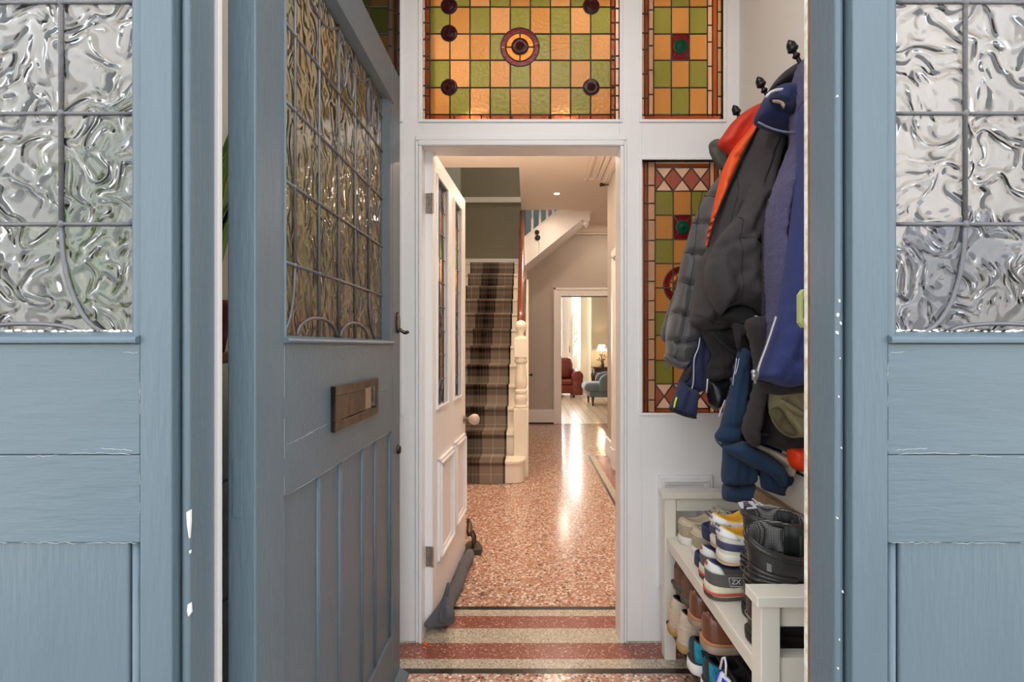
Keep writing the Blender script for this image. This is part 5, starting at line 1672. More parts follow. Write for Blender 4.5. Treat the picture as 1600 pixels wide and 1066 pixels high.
def wtrainer(label, loc, rz, pitch, roll=0):
    CR = mat('cream_leather', (222, 214, 200), .5, bump=.1, bscale=80); YL = mat('mustard_lining', (226, 172, 50), .8); NB = mat('navy_band', (66, 66, 96), .6); GM = mat('gum_sole', (206, 170, 140), .6); WH = mat('white_heel', (236, 232, 228), .5)
    s = Shoe('white_court_trainer', label, loc, rz, L=.268, W=.102, hs=.026, heel=.075, side=.052, tongue=.085, pitch=pitch, roll=roll, cat='trainer')
    so = s.sole(GM, z1=.007); s.sole(CR, 'midsole', z0=.007, z1=.030, par=so)
    u = s.upper(CR, YL)
    s.patch('heel_band', NB, H - 12, H + 12, .20, .38, u, off=.0035)
    hp = s.patch('heel_panel', WH, H - 6, H + 6, .52, .985, u, off=.003)
    s.seam('collar_piping', YL, 0, NO, .985, u, .0022, .001)
    s.laces(mat('white_lace', (232, 228, 222), .8), u)
    for (tx, q) in (('new', .83), ('balance', .66)):
        i = NO - 1
        c = s.S(0, q, .0068); dx_ = (s.S(NO - 4, q, .0068) - s.S(4, q, .0068)).normalized(); up = (s.S(0, q + .08, .0068) - s.S(0, q - .08, .0068)).normalized(); nn = dx_.cross(up).normalized(); up = nn.cross(dx_)
        M = Matrix((dx_, up, nn)).transposed().to_4x4(); M.translation = c + nn * .0035
        letter(tx, .016, .0005, NB, hp, M)
wtrainer('cream trainer with navy heel band and mustard lining, topmost, beside the tan sneakers', (.568, 1.575, SZ + .112), .08, -.06)
wtrainer('cream trainer with navy heel band on the lettered charcoal shoe, beside the black boots', (.545, 1.462, SZ + .112), .10, -.03)

def moto_boot(label, loc, rz, tagged):
    LB = mat('black_leather', (46, 43, 42), .36, bump=.5, bscale=55, var=.2, vscale=20); RB = mat('black_rubber', (28, 27, 26), .6, bump=.3, bscale=80)
    GS = mat('grey_stitch', (150, 142, 132), .7)
    s = Shoe('motorcycle_boot', label, loc, rz, L=.258, W=.104, hs=.032, heel=.155, side=.15, tongue=.16, c0=.34, ca=.325, cb=.56, cat='boot')
    s.sole(RB, grow=.003, toe_spring=.012)
    RT = lambda a: .010 * math.cos(a) + (.004 if tagged else .024) * (math.sin(a) - 1)
    SH = lambda i, z, g: Vector((s.c0 + (s.T(i).x - s.c0) * g, s.T(i).y * g, s.hs + z - .03 + RT(2 * PI * i / NO) * min(1, max(0, (z - .16) / .08))))
    b = MB(); rows = []
    for k in range(11): rows.append([s.S(i, k / 10) for i in range(NO)])
    ht = .268
    for (z, g) in ((.17, 1.0), (.19, 1.02), (.21, 1.03), (.23, 1.05), (.250, 1.07), (.262, 1.10), (.270, 1.10), (.276, 1.06), (.276, .99)):
        r = []
        for i in range(NO):
            t = s.T(i); a = 2 * PI * i / NO
            rib = .0025 * math.sin(z * 330) if z < .235 else 0
            r.append(Vector((s.c0 + (t.x - s.c0) * (g + rib * 6 * (math.cos(a) > .2)), t.y * (g + rib * 6), s.hs + z - .03 + RT(a) * min(1, max(0, (z - .16) / .08)))))
        rows.append(r)
    b.grid(rows, closed=True); u = b.build('upper', LB, s.root, smooth=True)
    md = u.modifiers.new('sub', 'SUBSURF'); md.levels = 1; md.render_levels = 1
    # mesh lining
    ml = bpy.data.materials.get('grey_mesh_lining')
    if not ml:
        ml, nt, bs = _nodes('grey_mesh_lining')
        ck = N(nt, 'ShaderNodeTexVoronoi'); ck.inputs['Scale'].default_value = 230; ck.inputs['Randomness'].default_value = 0.0
        tcn = N(nt, 'ShaderNodeTexCoord'); nt.links.new(tcn.outputs['Object'], ck.inputs['Vector'])
        rp_ = N(nt, 'ShaderNodeValToRGB'); rp_.color_ramp.elements[0].position = .35; rp_.color_ramp.elements[1].position = .55
        rp_.color_ramp.elements[0].color = lin((168, 164, 160)); rp_.color_ramp.elements[1].color = lin((44, 42, 42))
        nt.links.new(ck.outputs['Distance'], rp_.inputs[0]); nt.links.new(rp_.outputs[0], bs.inputs['Base Color']); bs.inputs['Roughness'].default_value = .85
    b = MB(); rows = []
    for (z, g) in ((.276, 1.00), (.272, .95), (.255, .90), (.235, .90), (.20, .93), (.15, .90)):
        r = []
        for i in range(NO):
            t = s.T(i); a = 2 * PI * i / NO
            r.append(Vector((s.c0 + (t.x - s.c0) * g, t.y * g, s.hs + z - .03 + RT(a))))
        rows.append(r)
    b.grid(rows, closed=True); ln = b.build('lining', ml, u, smooth=True)
    b = MB(); r = [Vector((s.c0 + (s.T(i).x - s.c0) * .9, s.T(i).y * .9, s.hs + .125)) for i in range(NO)]
    b.add(r, [tuple(range(NO))]); b.build('insole', BLACKP, u)
    # padded tongue inside
    b = MB(); b.grid([[Vector((s.c0 + .02 + .045 * math.sin(t) * (1 - .1 * k), .036 * math.cos(t), s.hs + .15 + .03 * k)) for t in [PI * j / 10 for j in range(11)]] for k in range(4)])
    b.build('tongue', BLACKP, u, smooth=True, solid=.006)
    b = MB(); b.tube([Vector((s.c0 + (s.T(i).x - s.c0) * 1.09, s.T(i).y * 1.09, s.hs + .238 + RT(2 * PI * i / NO))) for i in list(range(NO)) + [0]], .006, 8, cap=False); b.build('collar_roll', LB, u, smooth=True)
    for z in (.150, .166, .182, .198):
        b = MB(); b.tube([SH(i, z, 1.035) for i in range(NO - 12, NO + 1)], .0058, 8); b.build('calf_rib', LB, u, smooth=True)
    b = MB(); b.tube([SH(NO - 13 - k, .15 + .062 * math.sin(PI * min(1, k / 6 + .05) * .55), 1.07) for k in range(7)] , .0015, 5); b.tube([SH(NO - 17 - k, .215 - .014 * k, 1.07) for k in range(6)], .0014, 5); b.build('panel_seam', GS, u, smooth=True)
    for q in (.42, .5, .58, .66):
        b = MB(); b.tube([s.S(i, q, .003) for i in range(H - 9, H + 10)], .0042, 8); b.build('calf_rib', LB, u, smooth=True)
    b = MB(); b.tube([s.S(i, .18 + .5 * ((i - (H - 18)) / 12.0), .003) for i in range(H - 18, H - 6)], .0013, 5); b.tube([s.S(i, .62 - .5 * ((i - (H - 23)) / 7.0), .003) for i in range(H - 23, H - 15)], .0013, 5); b.tube([s.S(i, .16, .004) for i in range(H - 22, H + 23)], .0013, 5)
    b.build('stitching', GS, u, smooth=True)
    b = MB(); b.grid([[SH(i, z, 1.09) for i in range(NO - 7, NO - 5)] for z in (.215, .225, .235, .245)]); b.build('pull_tab', mat('grey_webbing', (122, 120, 118), .8, bump=.6, bscale=200), u, solid=.002)
    b = MB(); c = SH(NO - 15, .215, 1.075); b.obox(c, (0, 1, 0), (1, 0, 0), (0, 0, 1), .002, .004, .005); b.build('yellow_tag', mat('yellow_tag', (226, 214, 40), .6), u)
    if tagged:
        b = MB(); t = s.T(NO // 8); c = Vector((s.c0 + (t.x - s.c0) * 1.02, t.y * 1.02, s.hs + .254)); b.obox(c, (1, .2, 0), (0, 1, .5), (0, -.5, 1), .024, .014, .0012); b.build('size_label', mat('pale_label', (206, 200, 210), .7), u)
        b = MB()
        for k in range(3): b.obox(c + Vector((-.002, -.007 + .006 * k, .0002 + .003 * k)), (1, .2, 0), (0, 1, .5), (0, -.5, 1), .014 - .003 * k, .0009, .0016)
        b.build('label_print', BLACKP, u)
    else:
        b = MB(); t = s.T(NO // 2 + 8); b.obox(Vector((s.c0 + .035, -.046, s.hs + .190)), (1, 0, 0), (0, 1, 0), (0, 0, 1), .012, .0015, .004); o = b.build('woven_label', mat('red_print', (170, 48, 44), .8), u)
    return s
moto_boot('black motorcycle boot with pale size label, beside the cream trainer', (.582, 1.376, SZ), .06, True)
moto_boot('black motorcycle boot with mesh lining, nearest the bench end', (.542, 1.262, SZ), .03, False)

# lower rails
def chelsea(label, loc, rz, pitch, up, sol, name, hh=.11, L=.268, seamc=None, cat='boot', roll=0):
    s = Shoe(name, label, loc, rz, L=L, W=.100, hs=.026, heel=hh, side=hh * .85, tongue=hh * 1.0, c0=.27, ca=.235, cb=.36, pitch=pitch, cat=cat, roll=roll)
    so = s.sole(sol); u = s.upper(up, BLACKP)
    s.patch('heel_counter', up, H - 8, H + 8, .03, .45, u, off=.002)
    s.seam('seam', seamc or up, H - 20, H + 20, .08, u, .0012, .003)
    b = MB(); b.tube([s.S(0, q, .003) for q in (.1, .3, .5, .7, .9, .98)], .0016, 5); b.build('back_seam', seamc or up, u, smooth=True)
    return s
BRS = weave_mat('brown_suede', (118, 84, 68), .92, 350, .35); BGS = weave_mat('beige_suede', (206, 184, 160), .92, 350, .3)
DKS = mat('dark_sole', (92, 82, 74), .7, var=.2, vscale=40); GUM = mat('honey_gum_sole', (176, 140, 84), .6); LST = mat('light_stitch', (206, 180, 150), .7)
chelsea('brown suede boot on the upper rail, farthest under the bench seat', (.534, 1.872, .312), .05, .05, BRS, DKS, 'suede_boot', .088)
chelsea('brown suede boot on the upper rail, beside the brown leather shoes', (.532, 1.772, .312), .05, .05, BRS, DKS, 'suede_boot', .09)
chelsea('beige suede boot on the lower rail, farthest under the bench', (.512, 1.865, .156), .05, .04, BGS, GUM, 'desert_boot', .105, seamc=LST)
chelsea('beige suede boot on the lower rail, beside the teal running shoes', (.514, 1.762, .156), .05, .04, BGS, GUM, 'desert_boot', .105, seamc=LST)
def loafer(label, loc, rz, pitch):
    LT = mat('brown_leather', (120, 72, 50), .3, bump=.25, bscale=50, var=.35, vscale=12, coat=.15); TNW = mat('tan_welt', (190, 130, 84), .5); SL = mat('taupe_sole', (160, 136, 116), .7, var=.15, vscale=40)
    s = Shoe('leather_shoe', label, loc, rz, L=.268, W=.108, hs=.030, heel=.075, side=.058, tongue=.08, pitch=pitch)
    so = s.sole(SL, grow=.006, z1=.024); s.sole(TNW, 'welt', grow=.007, z0=.024, z1=.032, par=so)
    u = s.upper(LT, BLACKP)
    s.patch('heel_counter', LT, H - 9, H + 9, .03, .8, u, off=.003)
    for sg in (1, -1):
        b = MB(); b.tube([s.S((H + sg * (9 + k // 3)), q, .004) for k, q in enumerate((.03, .2, .4, .6, .8, .96))], .002, 6); b.build('side_seam', TNW, u, smooth=True)
    s.laces(LT, u, n=3)
loafer('polished brown leather shoe with tan welt, on the upper rail next to the suede boots', (.520, 1.640, .312), .08, .05)
loafer('polished brown leather shoe with tan welt, nearest on the upper rail', (.515, 1.505, .312), .12, .05)
def runner(label, loc, rz, pitch):
    TE = mat('teal_mesh', (36, 140, 164), .6, bump=.4, bscale=250); CH = weave_mat('charcoal_mesh', (58, 56, 62), .8, 500); WS = mat('white_foam', (232, 228, 222), .6)
    s = Shoe('teal_running_shoe', label, loc, rz, L=.270, W=.104, hs=.034, heel=.068, side=.05, tongue=.08, pitch=pitch, cat='trainer')
    so = s.sole(WS, grow=.006); s.sole(CH, 'midsole_layer', grow=.004, z0=.034, z1=.042, par=so)
    u = s.upper(CH, BLACKP)
    for sg in (0, 1):
        base = (lambda i: H - i) if sg else (lambda i: H + i)
        i0, i1 = (H + 2, H + 12) if not sg else (H - 12, H - 2)
        s.patch('overlay', TE, i0, i1, .62, .92, u, off=.003); s.patch('overlay', TE, i0, i1, .16, .26, u, off=.003)
        a = H + 2 if not sg else H - 4; s.patch('overlay', TE, a, a + 2, .2, .9, u, off=.0032)
        a = H + 9 if not sg else H - 12; s.patch('overlay', TE, a, a + 3, .2, .9, u, off=.0032)
        b = MB(); c0i = H + 6 if not sg else H - 6
        b.tube([s.S(c0i + (3.2 * math.cos(t)), .48 + .16 * math.sin(t), .004) if False else s.S(int(round(c0i + 3 * math.cos(t))), .48 + .16 * math.sin(t), .004) for t in [2 * PI * k / 12 for k in range(13)]], .002, 6); b.build('overlay_loop', TE, u, smooth=True)
    s.laces(TE, u)
runner('teal and charcoal running shoe on the lower rail, next to the beige suede boots', (.520, 1.650, .156), .06, .03)
runner('teal and charcoal running shoe on the lower rail, next to the blue and white trainer', (.528, 1.540, .156), .06, .03)
def bluewhite(label, loc, rz, pitch):
    WT = mat('white_synthetic', (226, 224, 232), .45); RBL = mat('royal_blue_synthetic', (34, 70, 200), .4)
    s = Shoe('blue_white_trainer', label, loc, rz, L=.26, W=.108, hs=.03, heel=.07, side=.055, tongue=.085, pitch=pitch, cat='trainer')
    s.sole(WT, grow=.005); u = s.upper(WT, BLACKP)
    s.patch('side_panel', RBL, H - 12, H - 1, .40, .72, u, off=.003); s.patch('side_panel', RBL, H + 1, H + 12, .40, .72, u, off=.003)
    s.patch('side_panel', RBL, H - 21, H - 14, .15, .8, u, off=.003); s.patch('side_panel', RBL, H + 14, H + 21, .15, .8, u, off=.003)
    b = MB(); t = s.S(0, .98, .004); b.tube([t + Vector((.0, -.016, 0)), t + Vector((-.004, -.014, .03)), t + Vector((-.002, 0, .04)), t + Vector((0, .014, .03)), t + Vector((0, .016, 0))], .0032, 6); b.build('heel_loop', WT, u, smooth=True)
    s.laces(WT, u)
bluewhite('blue and white trainer propped on the black padded shoe, nearest the bench end', (.505, 1.392, .212), .10, .20)
s_ = Shoe('black_sneaker', 'black padded shoe on the lower rail, under the blue and white trainer', (.545, 1.405, .156), .05, L=.235, W=.10, hs=.03, heel=.085, side=.07, tongue=.09)
s_.sole(DKS); s_.upper(mat('black_padding', (38, 36, 38), .6, bump=.4, bscale=40), BLACKP); s_.laces(mat('grey_lace', (190, 186, 182), .8), s_.root)

# ------------------------------------------------------------------ coat hooks
for (Y, lab) in ((1.907, 'black iron coat hook with acorn tip above the orange jacket lining'), (1.706, 'black iron coat hook with acorn tip above the charcoal parka'), (1.502, 'black iron coat hook with acorn tip, highest in view above the navy coats')):
    h = empty('coat_hook', (.856, Y, 2.0)); tag(h, lab, 'hook')
    b = MB(); b.box(.848, .8562, Y - .014, Y + .014, 1.90, 2.04); b.build('back_plate', BLACKIRON, h, bevel=.003)
    b = MB(); b.tube([(.85, Y, 1.965), (.83, Y, 1.975), (.812, Y, 1.998), (.797, Y, 2.03), (.784, Y, 2.056)], [.008, .0075, .007, .0065, .006], 10); b.build('arm', BLACKIRON, h, smooth=True)
    dr = Vector((-.45, 0, .9)).normalized()
    b = MB(); b.lathe([(.006, -.01), (.011, -.004), (.011, 0), (.006, .004), (.006, .010), (.012, .013), (.0155, .017), (.0155, .022), (.0135, .024), (.014, .028), (.012, .037), (.006, .044), (.003, .048), (0, .049)], (.784, Y, 2.054), dr, 16); b.build('acorn_tip', BLACKIRON, h, smooth=True)

# ------------------------------------------------------------------ coats
def garment(name, label, cat, Y, x, y):
    p = P(x, y, Y)
    r = empty(name, tuple(p)); tag(r, label, cat); return r
PUF = mat('grey_quilted_nylon', (82, 79, 79), .55, bump=.25, bscale=90, sheen=.2)
OLV = mat('olive_grey_nylon', (84, 82, 74), .6, bump=.2, bscale=90)
RDL = mat('red_orange_nylon', (206, 52, 28), .6, bump=.15, bscale=60)
ORL = mat('bright_orange_nylon', (238, 84, 24), .6, bump=.15, bscale=60)
CHA = weave_mat('charcoal_softshell', (66, 60, 62), .85, 800, .25)
CHD = weave_mat('dark_brown_black_softshell', (50, 43, 45), .85, 800, .25)
DRK = mat('dark_trim_and_hollow_shade', (26, 24, 26), .8)
NAVY = weave_mat('navy_softshell', (48, 54, 82), .85, 900, .2)
ROY = weave_mat('royal_navy_softshell', (50, 58, 106), .85, 900, .2)
PUR = weave_mat('purple_navy_ripstop', (84, 80, 112), .8, 260, .7)
HOOD = weave_mat('deep_navy_fleece', (40, 46, 84), .9, 900, .2)
JER = weave_mat('teal_navy_jersey', (38, 58, 84), .95, 500, .45)
KHA = weave_mat('khaki_canvas', (138, 124, 92), .9, 700, .3)
FLE = mat('cream_fleece', (206, 186, 160), 1.0, bump=1.2, bscale=220, sheen=.4)
HIV = mat('hi_vis_orange', (250, 66, 20), .55)
SILV = mat('silver_zip', (180, 178, 184), .35, metal=.8)
PIPE = mat('pale_piping', (214, 208, 216), .6)
YEL = mat('neon_yellow', (226, 240, 40), .6)

# grey puffer with orange lining
g = garment('puffer_jacket', 'grey quilted puffer jacket with bright orange lining on the farthest hook', 'jacket', 1.9, 1150, 175)
quilt = [[(1100, 306), (1128, 318), (1160, 312)], [(1082, 348), (1112, 358), (1150, 352)], [(1069, 395), (1098, 404), (1130, 400)], [(1060, 440), (1085, 449), (1115, 446)], [(1050, 488), (1075, 496), (1108, 490)], [(1042, 530), (1062, 536), (1092, 528)]]
qs = [(q, -.026, 4.5) for q in quilt] + [([(1098, 300), (1084, 360), (1076, 420), (1070, 470), (1058, 520), (1050, 560)], -.016, 4)]
body = puff('body', [(1122, 278), (1102, 306), (1083, 345), (1071, 384), (1063, 414), (1054, 461), (1046, 487), (1040, 517), (1040, 545), (1040, 562), (1062, 574), (1074, 571), (1086, 548), (1125, 500), (1160, 420), (1172, 300), (1150, 250)], 1.87, .075, PUF, g, folds=qs, step=3.6, edge=30, wrinkle=.006)
for q in quilt + [qs[-1][0]]:
    cord('quilt_seam', q, 1.87, .0016, mat('dark_quilt_thread', (48, 46, 46), .8), body, on=body)
puff('far_sleeve', [(1070, 400), (1056, 450), (1044, 480), (1033, 515), (1033, 528), (1042, 534), (1062, 500), (1085, 430)], 1.93, .04, PUF, g, folds=[([(1050, 470), (1075, 480)], -.015, 4)], step=5, edge=18)
puff('cuff', [(1039, 553), (1040, 565), (1062, 577), (1074, 573), (1077, 562), (1060, 563)], 1.83, .03, PUF, g, step=3, edge=8)
cord('toggle', [(1041, 567), (1039, 573), (1042, 577), (1043, 570)], 1.80, .003, PUF, g)
puff('collar', [(1107.5, 226), (1119, 218), (1132, 230), (1139, 246), (1134, 262), (1128, 267), (1118, 256), (1110, 242)], 1.84, .035, OLV, g, step=3.5, edge=10, folds=[([(1112, 232), (1128, 258)], -.012, 4)])
puff('yoke_lining', [(1187, 162), (1172, 169), (1155, 181), (1141, 195), (1129, 212), (1121, 224), (1124, 232), (1135, 238), (1142, 244), (1160, 226), (1186, 192), (1192, 166)], 1.79, .05, RDL, g, step=4, edge=16, folds=[([(1180, 172), (1140, 232)], -.010, 6)])
puff('front_lining', [(1186, 184), (1160, 214), (1141, 239), (1127, 271), (1118, 307), (1111, 340), (1104, 372), (1102, 384), (1106, 385), (1115, 350), (1126, 320), (1143, 281), (1160, 244), (1182, 205)], 1.745, .035, ORL, g, step=4, edge=9, folds=[([(1140, 250), (1165, 246)], -.012, 3), ([(1124, 290), (1140, 286)], -.008, 3)])
cord('front_zip', [(1187, 190), (1160, 244), (1143, 282), (1126, 321), (1115, 351), (1106, 386)], 1.715, .0035, DRK, g)

# navy jacket under the puffer
g = garment('navy_jacket', 'navy jacket with neon yellow tab hanging below the grey puffer', 'jacket', 1.84, 1090, 540)
puff('body', [(1080, 530), (1088, 500), (1112, 500), (1112, 545), (1110, 562), (1106, 582), (1104, 606), (1089, 614), (1072, 608), (1059, 601), (1068, 580), (1077, 560)], 1.85, .045, NAVY, g, folds=[([(1098, 530), (1094, 605)], -.012, 3), ([(1085, 540), (1066, 600)], .01, 6)], step=4, edge=14)
puff('sleeve', [(1061, 598), (1078, 606), (1091, 612), (1090, 632), (1087, 652), (1066, 647), (1046, 639), (1052, 622)], 1.80, .035, NAVY, g, step=4, edge=12, folds=[([(1075, 615), (1066, 645)], -.008, 4)])
puff('sleeve_edge', [(1046, 637), (1066, 645), (1087, 650), (1087, 655), (1066, 650), (1046, 641)], 1.785, .012, CHD, g, step=3, edge=4)
cord('tab', [(1057.5, 621), (1055, 629), (1053.5, 637)], 1.760, .0035, YEL, g)
cord('zip', [(1094, 527), (1091, 545), (1085, 560), (1084, 585), (1083, 600), (1080, 612)], 1.798, .004, SILV, g)
puff('patch', [(1078, 572), (1082, 576), (1075, 596), (1068, 594), (1070, 585)], 1.797, .008, CHD, g, step=3, edge=4)

# charcoal parka
g = garment('parka', 'charcoal softshell parka with wide open cuff, on the middle hook', 'jacket', 1.7, 1190, 140)
pb = puff('body', [(1200, 150), (1180, 196), (1158, 243), (1142, 280), (1126, 319), (1106, 384), (1090, 414), (1083, 461), (1077, 503), (1090, 513), (1122, 518), (1150, 507), (1185, 500), (1225, 430), (1245, 300), (1240, 160)], 1.76, .085, CHA, g, step=5, edge=34, wrinkle=.010,
     folds=[([(1150, 300), (1115, 400), (1095, 490)], .018, 12), ([(1180, 330), (1150, 420), (1120, 500)], -.02, 10), ([(1195, 200), (1172, 260), (1150, 330)], .015, 9), ([(1205, 220), (1180, 300)], -.022, 8), ([(1088, 420), (1130, 440)], -.01, 5)])
cord('seam', [(1150, 262), (1134, 330), (1118, 400), (1104, 508)], 1.76, .0014, DRK, pb, on=pb)
cord('hem_seam', [(1080, 492), (1100, 504), (1124, 508), (1150, 498)], 1.76, .0012, DRK, pb, on=pb)
cord('pocket_flap', [(1092, 432), (1104, 420), (1120, 400), (1136, 384)], 1.76, .0024, DRK, pb, on=pb)
sl = puff('sleeve', [(1212, 185), (1190, 232), (1172, 290), (1152, 335), (1122, 372), (1104, 408), (1100, 438), (1110, 470), (1125, 494), (1135, 483), (1155, 477), (1176, 482), (1186, 495), (1190, 450), (1190, 392), (1195, 336), (1205, 297), (1218, 246), (1227, 200)], 1.655, .08, CHA, g, step=5, edge=30, wrinkle=.010,
     folds=[([(1120, 380), (1138, 430), (1145, 470)], -.018, 8), ([(1150, 350), (1163, 400), (1172, 470)], .016, 11), ([(1185, 320), (1158, 370), (1120, 392)], -.015, 5), ([(1146, 378), (1170, 384), (1190, 390)], -.008, 3), ([(1200, 240), (1185, 300)], -.012, 6), ([(1128, 476), (1155, 466), (1184, 474)], -.008, 3)])
cord('pocket_zip', [(1204, 225), (1197, 248), (1191, 270), (1184, 292)], 1.655, .0028, DRK, sl, on=sl)
cord('seam', [(1146, 378), (1170, 384), (1189, 391)], 1.655, .0014, DRK, sl, on=sl)
cord('cuff_seam', [(1124, 484), (1135, 474), (1155, 469), (1176, 473), (1187, 484)], 1.655, .0012, DRK, sl, on=sl)
cord('seam', [(1160, 312), (1150, 340), (1143, 380), (1146, 430), (1150, 468)], 1.655, .0012, DRK, sl, on=sl)
puff('cuff_hollow_shade', [(1126, 496), (1136, 483), (1155, 477.5), (1176, 482), (1187, 495), (1180, 504), (1165, 512), (1150, 515), (1140, 507)], 1.66, .03, DRK, g, step=4, edge=14)  # solid dark pad stands for the shaded hollow of the cuff
puff('inner_flap', [(1145, 506), (1165, 508), (1187, 497), (1185, 505), (1172, 517), (1164, 524), (1158, 534), (1155, 552), (1149, 535)], 1.63, .022, CHD, g, step=4, edge=8, folds=[([(1160, 512), (1155, 545)], -.01, 4)])
b = MB(); q = P(1181, 497, 1.60); b.ball(q, .009, n=10); b.lathe([(.007, 0), (.007, .006)], (q.x, q.y - .006, q.z), (0, -1, 0), 10); b.build('press_stud', SILV, g, smooth=True)
low = puff('lower_sleeve', [(1096, 512), (1122, 515), (1150, 512), (1170, 535), (1169, 552), (1150, 562), (1144, 576), (1142, 590), (1125, 595), (1107, 594), (1104, 577), (1111, 555), (1101, 532)], 1.78, .055, CHD, g, step=4, edge=18, wrinkle=.008, folds=[([(1105, 577), (1125, 576), (1146, 572)], -.014, 3.5), ([(1112, 525), (1135, 555)], .012, 7)])
cord('hem_tape', [(1112, 520), (1130, 538), (1148, 550), (1168, 553)], 1.69, .008, DRK, g)
puff('glove', [(1104, 594), (1122, 596), (1140, 591), (1138, 612), (1131, 630), (1120, 641), (1108, 634), (1104, 612)], 1.76, .04, mat('black_nylon', (22, 22, 26), .3), g, step=4, edge=14)
cord('zip_pull', [(1106, 592), (1105, 604), (1104, 614)], 1.70, .004, SILV, g)

# dark jacket behind
g = garment('dark_jacket', 'brown black jacket hanging lowest, between the blue jersey and khaki sleeve', 'jacket', 1.58, 1230, 500)
puff('body', [(1194, 560), (1192, 620), (1186, 681), (1207, 698), (1235, 708), (1262, 718), (1290, 715), (1296, 560), (1250, 500), (1200, 500)], 1.60, .05, CHD, g, step=5, edge=22, folds=[([(1200, 640), (1215, 700)], .012, 7), ([(1240, 690), (1250, 712)], -.01, 4)])
puff('sleeve', [(1166, 500), (1172, 540), (1178, 590), (1170, 630), (1161, 658), (1159, 675), (1172, 696), (1184, 694), (1191, 640), (1202, 600), (1217, 560), (1217, 500)], 1.545, .05, CHD, g, step=5, edge=18, folds=[([(1180, 620), (1172, 690)], .012, 6), ([(1160, 665), (1186, 672)], -.008, 3)])
puff('patch', [(1187, 675), (1202, 676), (1200, 682), (1187, 681)], 1.532, .006, DRK, g, step=2.5, edge=3)

# teal navy jersey
g = garment('jersey', 'teal navy sweatshirt with ribbed cuffs hanging below the dark coats', 'sweatshirt', 1.65, 1150, 600)
puff('body', [(1126, 690), (1150, 660), (1172, 560), (1220, 560), (1220, 720), (1190, 745), (1160, 720)], 1.69, .04, JER, g, step=6, edge=20)
puff('sleeve', [(1153, 548), (1141, 605), (1128, 652), (1124, 668), (1117, 678), (1118, 687), (1134, 694), (1156, 695), (1158, 675), (1167, 632), (1172, 575), (1172, 548)], 1.64, .034, JER, g, step=5, edge=14, folds=[([(1160, 580), (1146, 640)], -.010, 5), ([(1122, 664), (1140, 666), (1158, 662)], -.012, 3), ([(1150, 590), (1140, 650)], .008, 8)])
puff('lower_sleeve', [(1131, 692), (1128, 720), (1126.5, 745), (1131, 756), (1150, 760), (1178, 756), (1183, 736), (1176, 702), (1150, 690)], 1.635, .034, JER, g, step=5, edge=12, folds=[([(1145, 700), (1140, 745)], .010, 6), ([(1165, 705), (1168, 750)], -.010, 5), ([(1132, 752), (1150, 757), (1178, 753)], -.008, 2.5)])
puff('cuff', [(1131, 756), (1129, 779), (1148, 785), (1161, 782), (1174, 789), (1175.5, 770), (1179, 756), (1155, 760)], 1.64, .034, JER, g, step=3.5, edge=10, folds=[([(1140 + 5 * k, 760), (1140 + 5 * k, 785)], -.003, 1.6) for k in range(7)])
puff('hem', [(1117, 687), (1135, 697), (1160, 690), (1180, 699), (1200, 711), (1220, 727), (1226, 745), (1222, 764), (1213, 752), (1200, 741), (1183, 734), (1160, 722), (1135, 706)], 1.585, .04, JER, g, step=4, edge=11, folds=[([(1128 + 8 * k, 697 + 4 * k), (1126 + 8 * k, 706 + 4.5 * k)], -.003, 1.8) for k in range(12)])
puff('hem_back', [(1183, 730), (1187, 748), (1190, 763), (1206, 770), (1225, 775), (1226, 765), (1236, 755), (1238, 743), (1222, 728), (1200, 722)], 1.635, .03, JER, g, step=4, edge=10)
cord('drawstring', [(1151, 560), (1149, 575), (1146, 590), (1145, 602)], 1.54, .0011, PIPE, g)
cord('drawstring', [(1155, 560), (1152, 575), (1149, 585)], 1.54, .0011, PIPE, g)
cord('side_tape', [(1133, 625), (1127, 640), (1123, 652)], 1.655, .002, PIPE, g)

g = garment('fleece', 'cream fleece edge showing between the dark jacket and the jersey hem', 'fleece', 1.6, 1200, 700)
puff('hem', [(1158, 690), (1175, 693), (1195, 698), (1225, 710), (1240, 722), (1240, 742), (1228, 743), (1222, 728), (1200, 711), (1180, 702)], 1.615, .035, FLE, g, step=4, edge=9)
puff('tail', [(1224, 715), (1244, 718), (1242, 742), (1228, 744)], 1.64, .02, FLE, g, step=4, edge=8)
g = garment('hi_vis_vest', 'bright orange hi-vis cloth peeping out under the dark jacket', 'vest', 1.55, 1248, 720)
puff('body', [(1232, 700), (1250, 698), (1285, 704), (1285, 735), (1255, 737), (1237, 731), (1231, 716)], 1.57, .04, HIV, g, step=4, edge=12)
g = garment('khaki_coat', 'khaki coat sleeve with button tab beside the door jamb', 'coat', 1.45, 1240, 640)
puff('sleeve', [(1202, 600), (1201, 620), (1201, 638), (1208, 662), (1227, 681), (1249, 683), (1258, 660), (1290, 640), (1290, 590), (1240, 590)], 1.50, .045, KHA, g, step=4, edge=16, folds=[([(1217, 635), (1247, 680)], .010, 4), ([(1210, 622), (1230, 625)], -.006, 3)])
puff('sleeve_hollow_shade', [(1203, 642), (1217, 637), (1232, 658), (1245, 679), (1230, 679), (1212, 662)], 1.452, .012, mat('khaki_hollow_shade', (92, 80, 54), .9), g, step=3, edge=6)  # darker khaki pad paints the shade in the sleeve mouth
puff('tab', [(1220, 622), (1236, 630), (1256, 643), (1258, 650), (1252, 652), (1236, 644), (1221, 632)], 1.448, .012, KHA, g, step=3, edge=5)

